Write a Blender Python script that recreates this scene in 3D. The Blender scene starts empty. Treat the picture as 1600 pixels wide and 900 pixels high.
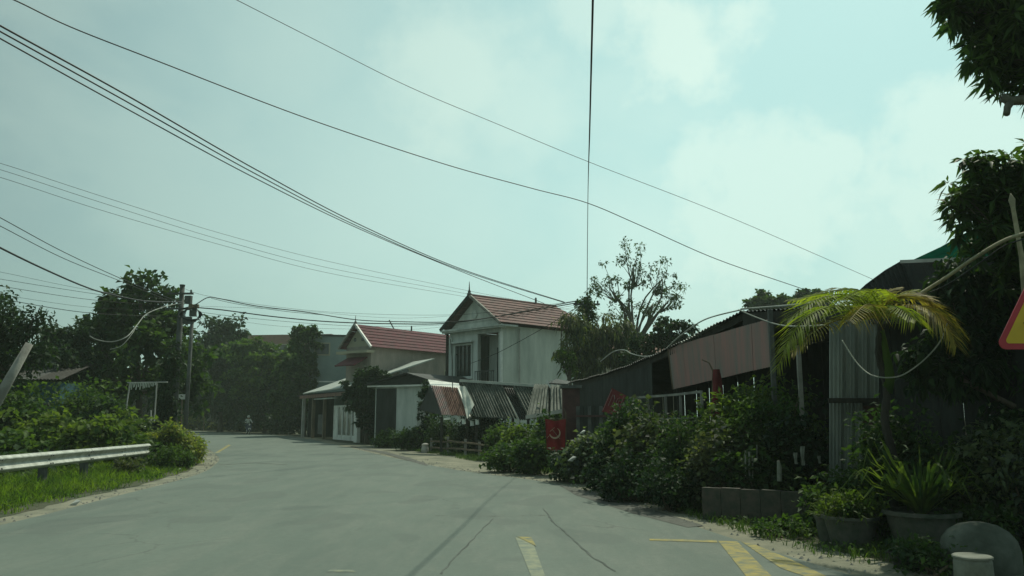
import bpy, math, random
import numpy as np
from mathutils import Vector, Matrix
random.seed(7); RNG = np.random.default_rng(7)
R = math.radians
sc = bpy.context.scene
COL = sc.collection
# ------------------------------------------------------------------ camera
F = 1250.0; PITCH = math.atan(200 / F); EYE = 1.5
cam_d = bpy.data.cameras.new('camera'); cam = bpy.data.objects.new('camera', cam_d); COL.objects.link(cam)
cam_d.sensor_width = 36; cam_d.lens = 36 * F / 1600
cam_d.clip_start = 0.1; cam_d.clip_end = 4000
cam.location = (0, 0, EYE); cam.rotation_euler = (R(90) + PITCH, 0, 0)
sc.camera = cam
# ------------------------------------------------------------------ light
SUN_AZ, SUN_EL = 28.0, 56.0          # azimuth measured from +Y towards +X
world = bpy.data.worlds.new('World'); sc.world = world; world.use_nodes = True
wn, wl = world.node_tree.nodes, world.node_tree.links
wn.clear()
def N(nt, t, **kw):
    n = nt.new(t)
    for k, v in kw.items():
        if k.startswith('i_'):
            n.inputs[int(k[2:])].default_value = v
        else: setattr(n, k, v)
    return n
sky = N(wn, 'ShaderNodeTexSky', sky_type='NISHITA', sun_disc=False, sun_elevation=R(SUN_EL), sun_rotation=R(SUN_AZ))
sky.air_density = 1.2; sky.dust_density = 3.0; sky.ozone_density = 1.0
tc = N(wn, 'ShaderNodeTexCoord')
# thin cloud cover: noise in the sky direction, plus the haze of a humid day
mp = N(wn, 'ShaderNodeMapping'); mp.inputs['Scale'].default_value = (1.0, 1.0, 1.7); mp.inputs['Location'].default_value = (0.35, 0.2, 0.1)
wl.new(tc.outputs['Generated'], mp.inputs['Vector'])
nz = N(wn, 'ShaderNodeTexNoise'); nz.inputs['Scale'].default_value = 3.1; nz.inputs['Detail'].default_value = 9; nz.inputs['Roughness'].default_value = 0.52; nz.inputs['Distortion'].default_value = 0.25
wl.new(mp.outputs[0], nz.inputs['Vector'])
def mth(nt, lk, op, a, b=None, clamp=False):
    n = nt.new('ShaderNodeMath'); n.operation = op; n.use_clamp = clamp
    for i, x in enumerate((a, b)):
        if x is None: continue
        if isinstance(x, (int, float)): n.inputs[i].default_value = x
        else: lk.new(x, n.inputs[i])
    return n.outputs[0]
cl = N(wn, 'ShaderNodeMapRange', interpolation_type='SMOOTHERSTEP'); cl.inputs[1].default_value = 0.40; cl.inputs[2].default_value = 0.66
wl.new(nz.outputs['Fac'], cl.inputs[0])
cloud = cl.outputs[0]
# three larger cumulus banks, each a soft ball of directions with a ragged edge
def cdir(px, py):
    v = Vector(((px - 800) / F, 1, 0)); yc = (450 - py) / F
    return Vector((v.x, math.cos(PITCH) - yc * math.sin(PITCH), math.sin(PITCH) + yc * math.cos(PITCH))).normalized()
nz2 = N(wn, 'ShaderNodeTexNoise'); nz2.inputs['Scale'].default_value = 9.0; nz2.inputs['Detail'].default_value = 10; nz2.inputs['Roughness'].default_value = 0.6
wl.new(tc.outputs['Generated'], nz2.inputs['Vector'])
for (px, py, rad, soft, amt) in ((1180, 330, .105, .03, .8), (1090, 265, .055, .03, .8), (1265, 250, .045, .025, .8), (1530, 250, .10, .025, .75), (1050, 60, .070, .035, 1.0), (1150, 15, .04, .025, .8), (940, 20, .04, .03, .6), (700, 110, .10, .06, .8), (820, 190, .08, .06, .6), (620, 330, .20, .15, .45), (450, 60, .13, .12, .4), (1000, 420, .15, .1, .5), (1450, 430, .13, .07, .5), (1390, 370, .05, .03, .5)):
    vm = N(wn, 'ShaderNodeVectorMath', operation='DISTANCE'); vm.inputs[1].default_value = cdir(px, py)
    nn = N(wn, 'ShaderNodeVectorMath', operation='NORMALIZE'); wl.new(tc.outputs['Generated'], nn.inputs[0]); wl.new(nn.outputs[0], vm.inputs[0])
    d = mth(wn, wl, 'ADD', vm.outputs['Value'], mth(wn, wl, 'MULTIPLY', mth(wn, wl, 'SUBTRACT', nz2.outputs['Fac'], 0.5), 0.26))
    mr = N(wn, 'ShaderNodeMapRange', interpolation_type='SMOOTHSTEP'); mr.inputs[1].default_value = rad + soft * .9; mr.inputs[2].default_value = rad - soft * 1.3
    mr.inputs[4].default_value = amt; wl.new(d, mr.inputs[0])
    cloud = mth(wn, wl, 'MAXIMUM', cloud if cloud != cl.outputs[0] else mth(wn, wl, 'MULTIPLY', cloud, 0.35), mr.outputs[0])
def mixc(nt, lk, fac, a, b, mode='MIX'):
    n = nt.new('ShaderNodeMix'); n.data_type = 'RGBA'; n.blend_type = mode
    for i, x in ((0, fac), (6, a), (7, b)):
        if isinstance(x, (int, float)): n.inputs[i].default_value = x
        elif isinstance(x, (tuple, list)): n.inputs[i].default_value = (*x[:3], 1)
        else: lk.new(x, n.inputs[i])
    return n.outputs[2]
sd = (math.sin(R(SUN_AZ))*math.cos(R(SUN_EL)), math.cos(R(SUN_AZ))*math.cos(R(SUN_EL)), math.sin(R(SUN_EL)))
dp = N(wn, 'ShaderNodeVectorMath', operation='DOT_PRODUCT'); dp.inputs[1].default_value = Vector((math.sin(R(SUN_AZ)), math.cos(R(SUN_AZ)), .15)).normalized()
nrm = N(wn, 'ShaderNodeVectorMath', operation='NORMALIZE'); wl.new(tc.outputs['Generated'], nrm.inputs[0]); wl.new(nrm.outputs[0], dp.inputs[0])
fw = N(wn, 'ShaderNodeMapRange'); fw.inputs[1].default_value = 0.38; fw.inputs[2].default_value = 0.95; wl.new(dp.outputs['Value'], fw.inputs[0])
hazecol = mixc(wn, wl, fw.outputs[0], (2.0, 2.85, 2.8), (4.7, 7.5, 7.3))      # forward scattering: the haze glows towards the sun
hazed = mixc(wn, wl, 0.82, sky.outputs[0], hazecol)
clouded = mixc(wn, wl, mth(wn, wl, 'MULTIPLY', cloud, 0.70), hazed, mixc(wn, wl, fw.outputs[0], (4.6, 5.6, 5.0), (7.8, 9.1, 8.4)))
tinted = mixc(wn, wl, 1.0, clouded, (0.97, 1.03, 0.99), 'MULTIPLY')
bg = N(wn, 'ShaderNodeBackground'); bg.inputs['Strength'].default_value = 0.1
wl.new(tinted, bg.inputs['Color'])
wo = N(wn, 'ShaderNodeOutputWorld'); wl.new(bg.outputs[0], wo.inputs[0])
sun_d = bpy.data.lights.new('sun', 'SUN'); sun_d.energy = 2.7; sun_d.angle = R(0.6); sun_d.color = (1.0, 1.0, 0.80)
sun = bpy.data.objects.new('sun', sun_d); COL.objects.link(sun)
a, e = R(SUN_AZ), R(SUN_EL)
sdir = Vector((math.sin(a) * math.cos(e), math.cos(a) * math.cos(e), math.sin(e)))
sun.rotation_euler = sdir.to_track_quat('Z', 'Y').to_euler(); sun.location = sdir * 60
vs = sc.view_settings
vs.view_transform = 'Standard'; vs.look = 'None'; vs.exposure = 0.12; vs.gamma = 1.0; vs.use_curve_mapping = False
sc.cycles.volume_bounces = 1; sc.cycles.max_bounces = 8; sc.cycles.transparent_max_bounces = 12
# ------------------------------------------------------------------ geometry of the view, for measuring
def P(px, py, Y):
    yc = (450 - py) / F
    d = Vector(((px - 800) / F, math.cos(PITCH) - yc * math.sin(PITCH), math.sin(PITCH) + yc * math.cos(PITCH)))
    return Vector((0, 0, EYE)) + d * (Y / d.y)
def base(px, Y):                      # ground point under a column of the view at distance Y
    p = P(px, 650, Y); return Vector((p.x, Y, 0))
# ------------------------------------------------------------------ materials
MATS = {}
def mat(name, col, rough=0.8, var=0.25, scale=3.0, bump=0.15, bscale=40.0, metal=0.0, col2=None, island=0.0, transl=0.0, spec=0.3, detail=6, stretch=None):
    m = bpy.data.materials.new(name); m.use_nodes = True; nt = m.node_tree.nodes; lk = m.node_tree.links; nt.clear()
    out = nt.new('ShaderNodeOutputMaterial'); pb = nt.new('ShaderNodeBsdfPrincipled')
    pb.inputs['Roughness'].default_value = rough; pb.inputs['Metallic'].default_value = metal
    pb.inputs['Specular IOR Level'].default_value = spec
    tcn = nt.new('ShaderNodeTexCoord'); mpn = nt.new('ShaderNodeMapping'); lk.new(tcn.outputs['Object'], mpn.inputs[0])
    if stretch: mpn.inputs['Scale'].default_value = stretch
    n1 = nt.new('ShaderNodeTexNoise'); n1.inputs['Scale'].default_value = scale; n1.inputs['Detail'].default_value = detail; n1.inputs['Roughness'].default_value = .62
    lk.new(mpn.outputs[0], n1.inputs['Vector'])
    c2 = col2 if col2 else tuple(c * (1 - var) for c in col); c1 = col if col2 else tuple(min(1, c * (1 + var)) for c in col)
    mr = nt.new('ShaderNodeMapRange'); mr.inputs[1].default_value = .36; mr.inputs[2].default_value = .64; lk.new(n1.outputs['Fac'], mr.inputs[0])
    c = mixc(nt, lk, mr.outputs[0], c2, c1)
    if island:
        g = nt.new('ShaderNodeNewGeometry')
        f = nt.new('ShaderNodeMapRange'); f.inputs[3].default_value = 1 - island; f.inputs[4].default_value = 1 + island
        lk.new(g.outputs['Random Per Island'], f.inputs[0])
        cm = nt.new('ShaderNodeCombineColor'); lk.new(f.outputs[0], cm.inputs[0]); lk.new(f.outputs[0], cm.inputs[1])
        lk.new(mth(nt, lk, 'ADD', mth(nt, lk, 'MULTIPLY', f.outputs[0], .4), .6), cm.inputs[2])
        c = mixc(nt, lk, 1.0, c, cm.outputs[0], 'MULTIPLY')
    lk.new(c, pb.inputs['Base Color'])
    if bump:
        n2 = nt.new('ShaderNodeTexNoise'); n2.inputs['Scale'].default_value = bscale; n2.inputs['Detail'].default_value = 4; lk.new(mpn.outputs[0], n2.inputs['Vector'])
        b = nt.new('ShaderNodeBump'); b.inputs['Strength'].default_value = bump; b.inputs['Distance'].default_value = .02; lk.new(n2.outputs['Fac'], b.inputs['Height']); lk.new(b.outputs[0], pb.inputs['Normal'])
    sh = pb.outputs[0]
    if transl:
        t = nt.new('ShaderNodeBsdfTranslucent'); lk.new(mixc(nt, lk, 1.0, c, (1.5, 1.7, .55), 'MULTIPLY'), t.inputs['Color'])
        mx = nt.new('ShaderNodeMixShader'); mx.inputs[0].default_value = transl; lk.new(sh, mx.inputs[1]); lk.new(t.outputs[0], mx.inputs[2]); sh = mx.outputs[0]
    lk.new(sh, out.inputs[0]); m.use_backface_culling = False
    MATS[name] = m; return m
def leafm(name, col, col2=None, tr=.35, isl=.35, scale=.9, rough=.55):
    return mat(name, col, rough=rough, col2=col2, scale=scale, bump=0, island=isl, transl=tr, spec=.08, detail=3)
M = dict(
 leaf_dark=leafm('leaf_dark', (.060, .100, .034), (.026, .054, .026), tr=.34),
 leaf_deep=leafm('leaf_deep', (.034, .062, .028), (.015, .034, .020), tr=.26),
 leaf_mid=leafm('leaf_mid', (.095, .145, .038), (.036, .075, .027), tr=.36),
 leaf_lime=leafm('leaf_lime', (.15, .195, .045), (.038, .075, .025), tr=.38, scale=1.6),
 leaf_croton=leafm('leaf_croton', (.30, .29, .09), (.08, .14, .045), tr=.35, isl=.5, scale=4),
 leaf_palm=leafm('leaf_palm', (.30, .31, .045), (.12, .17, .035), tr=.5, isl=.4),
 leaf_palm_dry=leafm('leaf_palm_dry', (.34, .24, .065), (.14, .15, .04), tr=.4, isl=.5),
 leaf_mango=leafm('leaf_mango', (.070, .115, .038), (.030, .062, .028), tr=.42, rough=.45),
 leaf_dry=leafm('leaf_dry', (.13, .135, .075), (.055, .080, .042), tr=.3, isl=.5),
 leaf_grey=leafm('leaf_grey', (.18, .21, .13), (.07, .10, .06), tr=.3, isl=.5),
 grass=leafm('grass_blade', (.17, .24, .035), (.07, .13, .03), tr=.42, isl=.5, scale=1.2),
 bark=mat('bark', (.10, .085, .065), var=.4, scale=8, bump=.6, bscale=25, stretch=(1, 1, .25)),
 bark_pale=mat('bark_pale', (.12, .12, .09), var=.35, scale=8, bump=.5, bscale=25, stretch=(1, 1, .25)),
 concrete=mat('concrete', (.24, .235, .21), var=.3, scale=2.5, bump=.3),
 concrete_dark=mat('concrete_dark', (.085, .09, .085), var=.35, scale=2.5, bump=.3),
 concrete_pale=mat('concrete_pale', (.42, .41, .38), var=.2, scale=2.0, bump=.3),
 wall_white=mat('wall_white', (.62, .64, .60), col2=(.38, .42, .39), scale=1.6, bump=.15, stretch=(1, 1, .25), detail=10),
 wall_side=mat('wall_side', (.64, .66, .60), col2=(.42, .45, .41), scale=1.3, bump=.2, detail=10, stretch=(1.0, 1.0, .22)),
 wall_render=mat('wall_render', (.34, .29, .25), col2=(.20, .19, .165), scale=1.1, bump=.3, detail=10, stretch=(1, 1, .4)),
 wall_grey=mat('wall_grey', (.24, .30, .28), col2=(.18, .23, .22), scale=.5, bump=.1),
 wall_beige=mat('wall_beige', (.40, .37, .27), col2=(.30, .29, .22), scale=.4, bump=.1),
 wall_teal=mat('wall_teal', (.03, .09, .11), var=.3, bump=.2),
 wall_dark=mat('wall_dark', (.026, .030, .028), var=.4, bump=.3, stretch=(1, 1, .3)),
 wood_dark=mat('wood_dark', (.030, .028, .024), var=.4, scale=6, bump=.5, stretch=(1, 1, .2)),
 wood=mat('wood', (.14, .11, .075), var=.4, scale=6, bump=.5, stretch=(1, 1, .2)),
 bamboo=mat('bamboo', (.28, .26, .17), var=.3, scale=5, bump=.3),
 tile_red=mat('tile_red', (.195, .095, .092), col2=(.115, .070, .070), scale=3, bump=.3, island=.15),
 tile_crimson=mat('tile_crimson', (.125, .024, .038), col2=(.075, .022, .032), scale=2, bump=.3, island=.15),
 tile_dull=mat('tile_dull', (.28, .15, .12), col2=(.20, .12, .10), scale=2, bump=.3),
 fibro=mat('fibro', (.17, .18, .155), col2=(.05, .065, .05), scale=1.8, bump=.4, detail=9),
 tin=mat('tin', (.36, .38, .35), col2=(.20, .22, .205), rough=.5, metal=.3, scale=1.5, bump=.2, stretch=(1, 1, .3)),
 tin_dark=mat('tin_dark', (.026, .029, .028), var=.4, rough=.65, metal=.1, scale=1.2, bump=.3),
 tin_pink=mat('tin_pink', (.42, .23, .215), col2=(.26, .225, .21), rough=.6, scale=5.0, bump=.3, stretch=(1, 1, .12), detail=10),
 tin_rust=mat('tin_rust', (.30, .17, .13), col2=(.10, .04, .034), rough=.75, scale=3.0, detail=10, stretch=(2.5, 1, .35), bump=.4),
 tin_bright=mat('tin_bright', (.75, .74, .68), var=.15, rough=.45, scale=4, bump=.2),
 canopy=mat('canopy', (.46, .49, .45), col2=(.33, .36, .33), scale=1.5, rough=.6, bump=.1, detail=8),
 white=mat('white_paint', (.72, .72, .68), var=.1, rough=.5, bump=.1),
 cloth_white=mat('cloth_white', (.50, .52, .46), var=.15, rough=.9, bump=.2),
 galv=mat('galvanised', (.50, .51, .46), col2=(.30, .31, .27), rough=.55, metal=.35, scale=5, detail=10, bump=.1, spec=.5),
 glass=mat('window_glass', (.03, .04, .04), var=.3, rough=.12, bump=0, spec=.6),
 red_cloth=mat('red_cloth', (.20, .012, .016), var=.2, rough=.85, bump=.15),
 red_faded=mat('red_faded', (.15, .022, .026), var=.3, rough=.85, bump=.2),
 gold=mat('gold_print', (.45, .33, .24), var=.1, bump=0),
 sign_red=mat('sign_red', (.40, .02, .035), var=.08, rough=.4, bump=0, spec=.5),
 sign_yellow=mat('sign_yellow', (.62, .40, .015), var=.06, rough=.4, bump=0, spec=.5),
 black=mat('black_paint', (.015, .015, .015), var=.2, rough=.5, bump=0),
 rubber=mat('rubber', (.02, .02, .02), var=.2, rough=.8, bump=.1),
 cable=mat('cable', (.018, .02, .02), var=.2, rough=.6, bump=0),
 cable_pale=mat('cable_pale', (.30, .32, .28), var=.2, rough=.6, bump=0),
 net=mat('shade_net', (.004, .070, .042), var=.35, scale=6, rough=1.0, spec=0, transl=.3, bump=.4),
 pot=mat('pot_clay', (.095, .095, .08), col2=(.04, .055, .038), detail=10, scale=5, bump=.3),
 pot_black=mat('pot_black', (.035, .038, .036), var=.3, scale=5, bump=.2),
 plastic=mat('plastic_grey', (.20, .215, .18), col2=(.11, .12, .095), scale=6, detail=10, rough=.6, bump=.05),
 mottled_grey=mat('mottled_grey_coat', (.10, .115, .095), col2=(.045, .055, .042), scale=3, rough=.8, bump=.2),
 brick=mat('dark_brick', (.075, .064, .054), col2=(.035, .042, .032), scale=8, bump=.4, island=.3),
 gate_red=mat('gate_red', (.07, .032, .032), var=.3, rough=.7, bump=.2),
 skin=mat('skin', (.30, .19, .13), var=.1, bump=0), shirt=mat('shirt_pale', (.50, .52, .46), var=.15, bump=.1),
 jeans=mat('trousers_dark', (.025, .035, .055), var=.2, bump=.1), helmet=mat('helmet_pale', (.50, .50, .44), var=.1, rough=.3, bump=0),
 scoot=mat('scooter_paint', (.05, .06, .09), var=.1, rough=.3, bump=0, spec=.6),
 mark=mat('road_yellow', (.36, .29, .085), col2=(.15, .165, .12), scale=7.0, rough=.8, bump=.2, detail=10),
 mark_pale=mat('road_pale_line', (.27, .28, .19), col2=(.15, .18, .155), scale=7.0, rough=.8, bump=.2, detail=10),
 crack=mat('tar_crack', (.095, .108, .096), var=.3, rough=.9, bump=.2),
 patch=mat('patch_and_shade', (.105, .108, .095), var=.2, scale=6, rough=.9, bump=.4, bscale=90),
 litter=mat('litter', (.55, .56, .52), var=.2, bump=0),
)
# road: dusty asphalt with wheel polish, blotches and fine stone
def road_material():
    m = bpy.data.materials.new('asphalt'); m.use_nodes = True; nt = m.node_tree.nodes; lk = m.node_tree.links
    pb = nt['Principled BSDF']; tcn = nt.new('ShaderNodeTexCoord')
    def noise(s, d, stretch=(1, 1, 1), r=.6):
        mpn = nt.new('ShaderNodeMapping'); mpn.inputs['Scale'].default_value = stretch; lk.new(tcn.outputs['Object'], mpn.inputs[0])
        n = nt.new('ShaderNodeTexNoise'); n.inputs['Scale'].default_value = s; n.inputs['Detail'].default_value = d; n.inputs['Roughness'].default_value = r
        lk.new(mpn.outputs[0], n.inputs['Vector']); return n.outputs['Fac']
    def rng(x, a, b, c=0, d=1):
        n = nt.new('ShaderNodeMapRange'); n.inputs[1].default_value = a; n.inputs[2].default_value = b; n.inputs[3].default_value = c; n.inputs[4].default_value = d; lk.new(x, n.inputs[0]); return n.outputs[0]
    c = mixc(nt, lk, rng(noise(.35, 6, (1.6, .5, 1)), .35, .65), (.108, .140, .120), (.146, .180, .153))
    c = mixc(nt, lk, rng(noise(1.6, 8, (1.5, .35, 1), .7), .45, .72, 0, .55), c, (.205, .215, .185))
    c = mixc(nt, lk, rng(noise(140, 2), .55, .75, 0, .45), c, (.06, .062, .055))
    c = mixc(nt, lk, rng(noise(90, 2), .60, .8, 0, .4), c, (.32, .31, .27))
    # polished wheel paths, old patches and fine cracking
    v = nt.new('ShaderNodeTexVoronoi'); v.feature = 'DISTANCE_TO_EDGE'; v.inputs['Scale'].default_value = .55
    mp_ = nt.new('ShaderNodeMapping'); lk.new(tcn.outputs['Object'], mp_.inputs[0]); ad = nt.new('ShaderNodeMixRGB'); ad.blend_type = 'ADD'; ad.inputs[0].default_value = .5
    nn_ = nt.new('ShaderNodeTexNoise'); nn_.inputs['Scale'].default_value = 2.2; nn_.inputs['Detail'].default_value = 6; lk.new(tcn.outputs['Object'], nn_.inputs['Vector'])
    lk.new(mp_.outputs[0], ad.inputs[1]); lk.new(nn_.outputs['Color'], ad.inputs[2]); lk.new(ad.outputs[0], v.inputs['Vector'])
    ck = mth(nt, lk, 'MULTIPLY', rng(v.outputs['Distance'], 0, .012, 1, 0), rng(noise(.25, 3), .50, .62))
    c = mixc(nt, lk, mth(nt, lk, 'MULTIPLY', ck, .6), c, (.06, .066, .058))
    c = mixc(nt, lk, rng(noise(.9, 2, (1, .6, 1), .3), .58, .61, 0, .5), c, (.100, .122, .108))
    c = mixc(nt, lk, rng(noise(14, 8, (1, 1, 1), .75), .40, .70, 0, .5), c, (.10, .120, .10))
    c = mixc(nt, lk, rng(noise(3.0, 10, (1, 1, 1), .8), .58, .72, 0, .5), c, (.235, .235, .19))
    lk.new(c, pb.inputs['Base Color']); pb.inputs['Roughness'].default_value = .78; pb.inputs['Specular IOR Level'].default_value = .3
    b = nt.new('ShaderNodeBump'); b.inputs['Strength'].default_value = .35; b.inputs['Distance'].default_value = .012; lk.new(noise(120, 3), b.inputs['Height']); lk.new(b.outputs[0], pb.inputs['Normal'])
    return m
M['road'] = road_material()
M['dust'] = mat('dusty_shoulder', (.27, .255, .19), col2=(.15, .155, .115), scale=1.4, rough=.95, bump=.6, bscale=30, detail=10)
M['ground'] = mat('ground_soil', (.085, .08, .05), col2=(.045, .062, .03), scale=.6, rough=.95, bump=.6, bscale=20, detail=10)
# ------------------------------------------------------------------ objects
def tag(o, label=None, cat=None, group=None, kind=None):
    if label: o['label'] = label
    if cat: o['category'] = cat
    if group: o['group'] = group
    if kind: o['kind'] = kind
    return o
def thing(name, label, cat, loc=(0, 0, 0), rz=0.0, group=None):
    o = bpy.data.objects.new(name, None); COL.objects.link(o); o.empty_display_size = .2
    o.location = loc; o.rotation_euler = (0, 0, rz); return tag(o, label, cat, group)
def rootmat(p):
    while p.parent: p = p.parent
    return Matrix.Translation(p.location) @ p.rotation_euler.to_matrix().to_4x4()
class MB:
    def __init__(s): s.v = []; s.f = []
    def add(s, vs, fs):
        b = len(s.v); s.v += [tuple(v) for v in vs]; s.f += [tuple(i + b for i in f) for f in fs]; return s
    def box(s, x0, y0, z0, x1, y1, z1):
        return s.add([(x0,y0,z0),(x1,y0,z0),(x1,y1,z0),(x0,y1,z0),(x0,y0,z1),(x1,y0,z1),(x1,y1,z1),(x0,y1,z1)],
                     [(0,3,2,1),(4,5,6,7),(0,1,5,4),(1,2,6,5),(2,3,7,6),(3,0,4,7)])
    def slab(s, quad, t):                      # a quad given thickness t along its normal
        q = [Vector(p) for p in quad]; n = (q[1]-q[0]).cross(q[-1]-q[0]).normalized() * t
        k = len(q); vs = q + [p + n for p in q]
        return s.add(vs, [tuple(range(k))[::-1], tuple(range(k, 2*k))] + [(i, (i+1) % k, (i+1) % k + k, i + k) for i in range(k)])
    def bar(s, a, b, w, h=None):               # rectangular bar between two points
        a, b = Vector(a), Vector(b); h = h or w; d = (b-a).normalized()
        u = d.cross(Vector((0,0,1)));  u = u.normalized() if u.length > 1e-3 else Vector((1,0,0)); n = u.cross(d)
        vs = [p + u*sx*w/2 + n*sy*h/2 for p in (a, b) for sx, sy in ((-1,-1),(1,-1),(1,1),(-1,1))]
        return s.add(vs, [(0,3,2,1),(4,5,6,7),(0,1,5,4),(1,2,6,5),(2,3,7,6),(3,0,4,7)])
    def tube(s, pts, rad, n=7, cap=True):
        pts = [Vector(p) for p in pts]; k = len(pts)
        rad = rad if isinstance(rad, (list, tuple)) else [rad]*k
        vs = []; prev = None
        for i, p in enumerate(pts):
            d = (pts[min(i+1, k-1)] - pts[max(i-1, 0)]).normalized()
            if prev is None: u = d.cross(Vector((0,0,1)) if abs(d.z) < .9 else Vector((1,0,0))).normalized()
            else: u = (prev - d*prev.dot(d)).normalized()
            prev = u; w = d.cross(u)
            vs += [p + (u*math.cos(2*math.pi*j/n) + w*math.sin(2*math.pi*j/n))*rad[i] for j in range(n)]
        fs = [(i*n+j, i*n+(j+1) % n, (i+1)*n+(j+1) % n, (i+1)*n+j) for i in range(k-1) for j in range(n)]
        if cap: fs += [tuple(range(n))[::-1], tuple(range((k-1)*n, k*n))]
        return s.add(vs, fs)
    def lathe(s, c, prof, n=20):
        c = Vector(c); vs = [c + Vector((r*math.cos(2*math.pi*j/n), r*math.sin(2*math.pi*j/n), z)) for r, z in prof for j in range(n)]
        k = len(prof); fs = [(i*n+j, i*n+(j+1) % n, (i+1)*n+(j+1) % n, (i+1)*n+j) for i in range(k-1) for j in range(n)]
        return s.add(vs, fs + [tuple(range(n))[::-1], tuple(range((k-1)*n, k*n))])
    def corr(s, p00, p10, p11, p01, waves, amp, th=.004):  # corrugated sheet, ribs running p00->p01
        p00, p10, p11, p01 = map(Vector, (p00, p10, p11, p01)); nn = (p10-p00).cross(p01-p00).normalized()
        m = waves*4; vs = []
        for t, (a_, b_) in ((0, (p00, p10)), (1, (p01, p11))):
            for i in range(m+1):
                o = nn*amp*math.sin(i/m*waves*2*math.pi); vs.append(a_.lerp(b_, i/m)+o)
        for t, (a_, b_) in ((0, (p00, p10)), (1, (p01, p11))):
            for i in range(m+1):
                o = nn*(amp*math.sin(i/m*waves*2*math.pi)+th); vs.append(a_.lerp(b_, i/m)+o)
        q = m+1; fs = []
        for i in range(m): fs += [(i, i+1, q+i+1, q+i), (2*q+i, 3*q+i, 3*q+i+1, 2*q+i+1)]
        fs += [(0, q, 3*q, 2*q), (m, 2*q+m, 3*q+m, q+m)]
        return s.add(vs, fs)
    def build(s, name, m, parent=None, smooth=False, world=False, label=None, kind=None):
        me = bpy.data.meshes.new(name); vs = s.v
        if world and parent is not None:
            inv = rootmat(parent).inverted(); vs = [tuple(inv @ Vector(v)) for v in vs]
        me.from_pydata(vs, [], s.f); me.materials.append(M[m] if isinstance(m, str) else m)
        if smooth: me.polygons.foreach_set('use_smooth', [True]*len(me.polygons))
        me.update(); o = bpy.data.objects.new(name, me); COL.objects.link(o)
        if parent is not None: o.parent = parent
        return tag(o, label, kind=kind)
def npmesh(name, V, Fq, m, parent, kind=None, label=None, smooth=False):      # V in world space, faces all of one size
    if parent is not None: 
        inv = np.array(rootmat(parent).inverted()); V = V @ inv[:3, :3].T + inv[:3, 3]
    me = bpy.data.meshes.new(name); nf, k = Fq.shape
    me.vertices.add(len(V)); me.vertices.foreach_set('co', V.astype(np.float32).ravel())
    me.loops.add(nf*k); me.loops.foreach_set('vertex_index', Fq.astype(np.int32).ravel())
    me.polygons.add(nf); me.polygons.foreach_set('loop_start', np.arange(0, nf*k, k, dtype=np.int32)); me.polygons.foreach_set('loop_total', np.full(nf, k, dtype=np.int32))
    me.materials.append(M[m] if isinstance(m, str) else m); me.update(calc_edges=True); me.validate()
    if smooth: me.shade_smooth()
    o = bpy.data.objects.new(name, me); COL.objects.link(o)
    if parent is not None: o.parent = parent
    return tag(o, label, kind=kind)
def unit(v): return v / (np.linalg.norm(v, axis=-1, keepdims=True) + 1e-9)
def leaf_mesh(C, D, L, W, droop=.15):
    """lanceolate folded leaves: centre-line from C along D, length L, half-width W"""
    n = len(C); up = np.tile([0., 0., 1.], (n, 1)) + RNG.normal(0, .45, (n, 3)); S = unit(np.cross(D, up)); Nn = unit(np.cross(S, D))
    L = L[:, None]; W = W[:, None]; z = np.zeros((n, 3)); z[:, 2] = -1
    v0 = C; v1 = C + D*L*.42 + S*W + Nn*W*.35 + z*L*droop*.2; v2 = C + D*L*.45 + z*L*droop*.2; v3 = C + D*L*.42 - S*W + Nn*W*.35 + z*L*droop*.2; v4 = C + D*L + z*L*droop
    V = np.stack([v0, v1, v2, v3, v4], 1).reshape(-1, 3); b = np.arange(n)[:, None]*5
    Fq = np.concatenate([b + [0, 1, 2], b + [0, 2, 3], b + [1, 4, 2], b + [2, 4, 3]], 1).reshape(-1, 3)
    return V, Fq
def rand_dirs(n, zbias=0.0):
    d = RNG.normal(0, 1, (n, 3)); d[:, 2] += zbias; return unit(d)
def clump_points(blobs, per_m2, shell=.45, holes=.15):
    """clump centres through the volume of ellipsoids (centre, radii), outline kept uneven"""
    out = []
    for c, r in blobs:
        n = max(4, int(per_m2 * r[0] * r[2] * 4)); d = rand_dirs(n); k = shell + (1-shell)*RNG.random(n)**.6
        wob = 1 + .22*np.sin(d[:, 0]*7 + c[0])*np.cos(d[:, 2]*6 + c[2]) + RNG.normal(0, .07, n)
        p = np.array(c) + d*np.array(r)*(k*wob)[:, None]; keep = RNG.random(n) > holes
        out.append(p[keep])
    return np.concatenate(out)
def foliage(name, parent, m, clumps, cr, per, ls, lw, droop=.2, zb=-.1, label=None, flat=.75, kind=None, whorl=False):
    n = len(clumps)*per; C = np.repeat(clumps, per, 0)
    if whorl:
        D = rand_dirs(n, zb); C = C + D*ls*.12; D = unit(D*np.array([1, 1, .6]) + [0, 0, zb])
    else:
        off = RNG.normal(0, 1, (n, 3)); off[:, 2] *= flat; off = off / (1 + .25*np.linalg.norm(off, axis=1, keepdims=True))
        C = C + off*cr*np.repeat(RNG.uniform(.6, 1.3, len(clumps)), per)[:, None]; D = unit(rand_dirs(n, zb) + off*.4)
    L = ls*RNG.uniform(.65, 1.25, n); V, Fq = leaf_mesh(C, D, L, L*lw, droop)
    V[:, 2] = np.maximum(V[:, 2], .02)
    return npmesh(name, V, Fq, m, parent, kind=kind, label=label)
def limb(mb, a, b, r0, r1, sag=.1, n=5, seg=6):
    a, b = Vector(a), Vector(b); L = (b-a).length; pts = []
    j = Vector((random.uniform(-1, 1), random.uniform(-1, 1), random.uniform(-.3, .6)))*L*sag
    for i in range(seg+1):
        t = i/seg; pts.append(a.lerp(b, t) + j*math.sin(math.pi*t) + Vector((random.uniform(-1, 1), random.uniform(-1, 1), 0))*L*.012*(0 < i < seg))
    mb.tube(pts, [r0+(r1-r0)*i/seg for i in range(seg+1)], n=n); return pts
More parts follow.
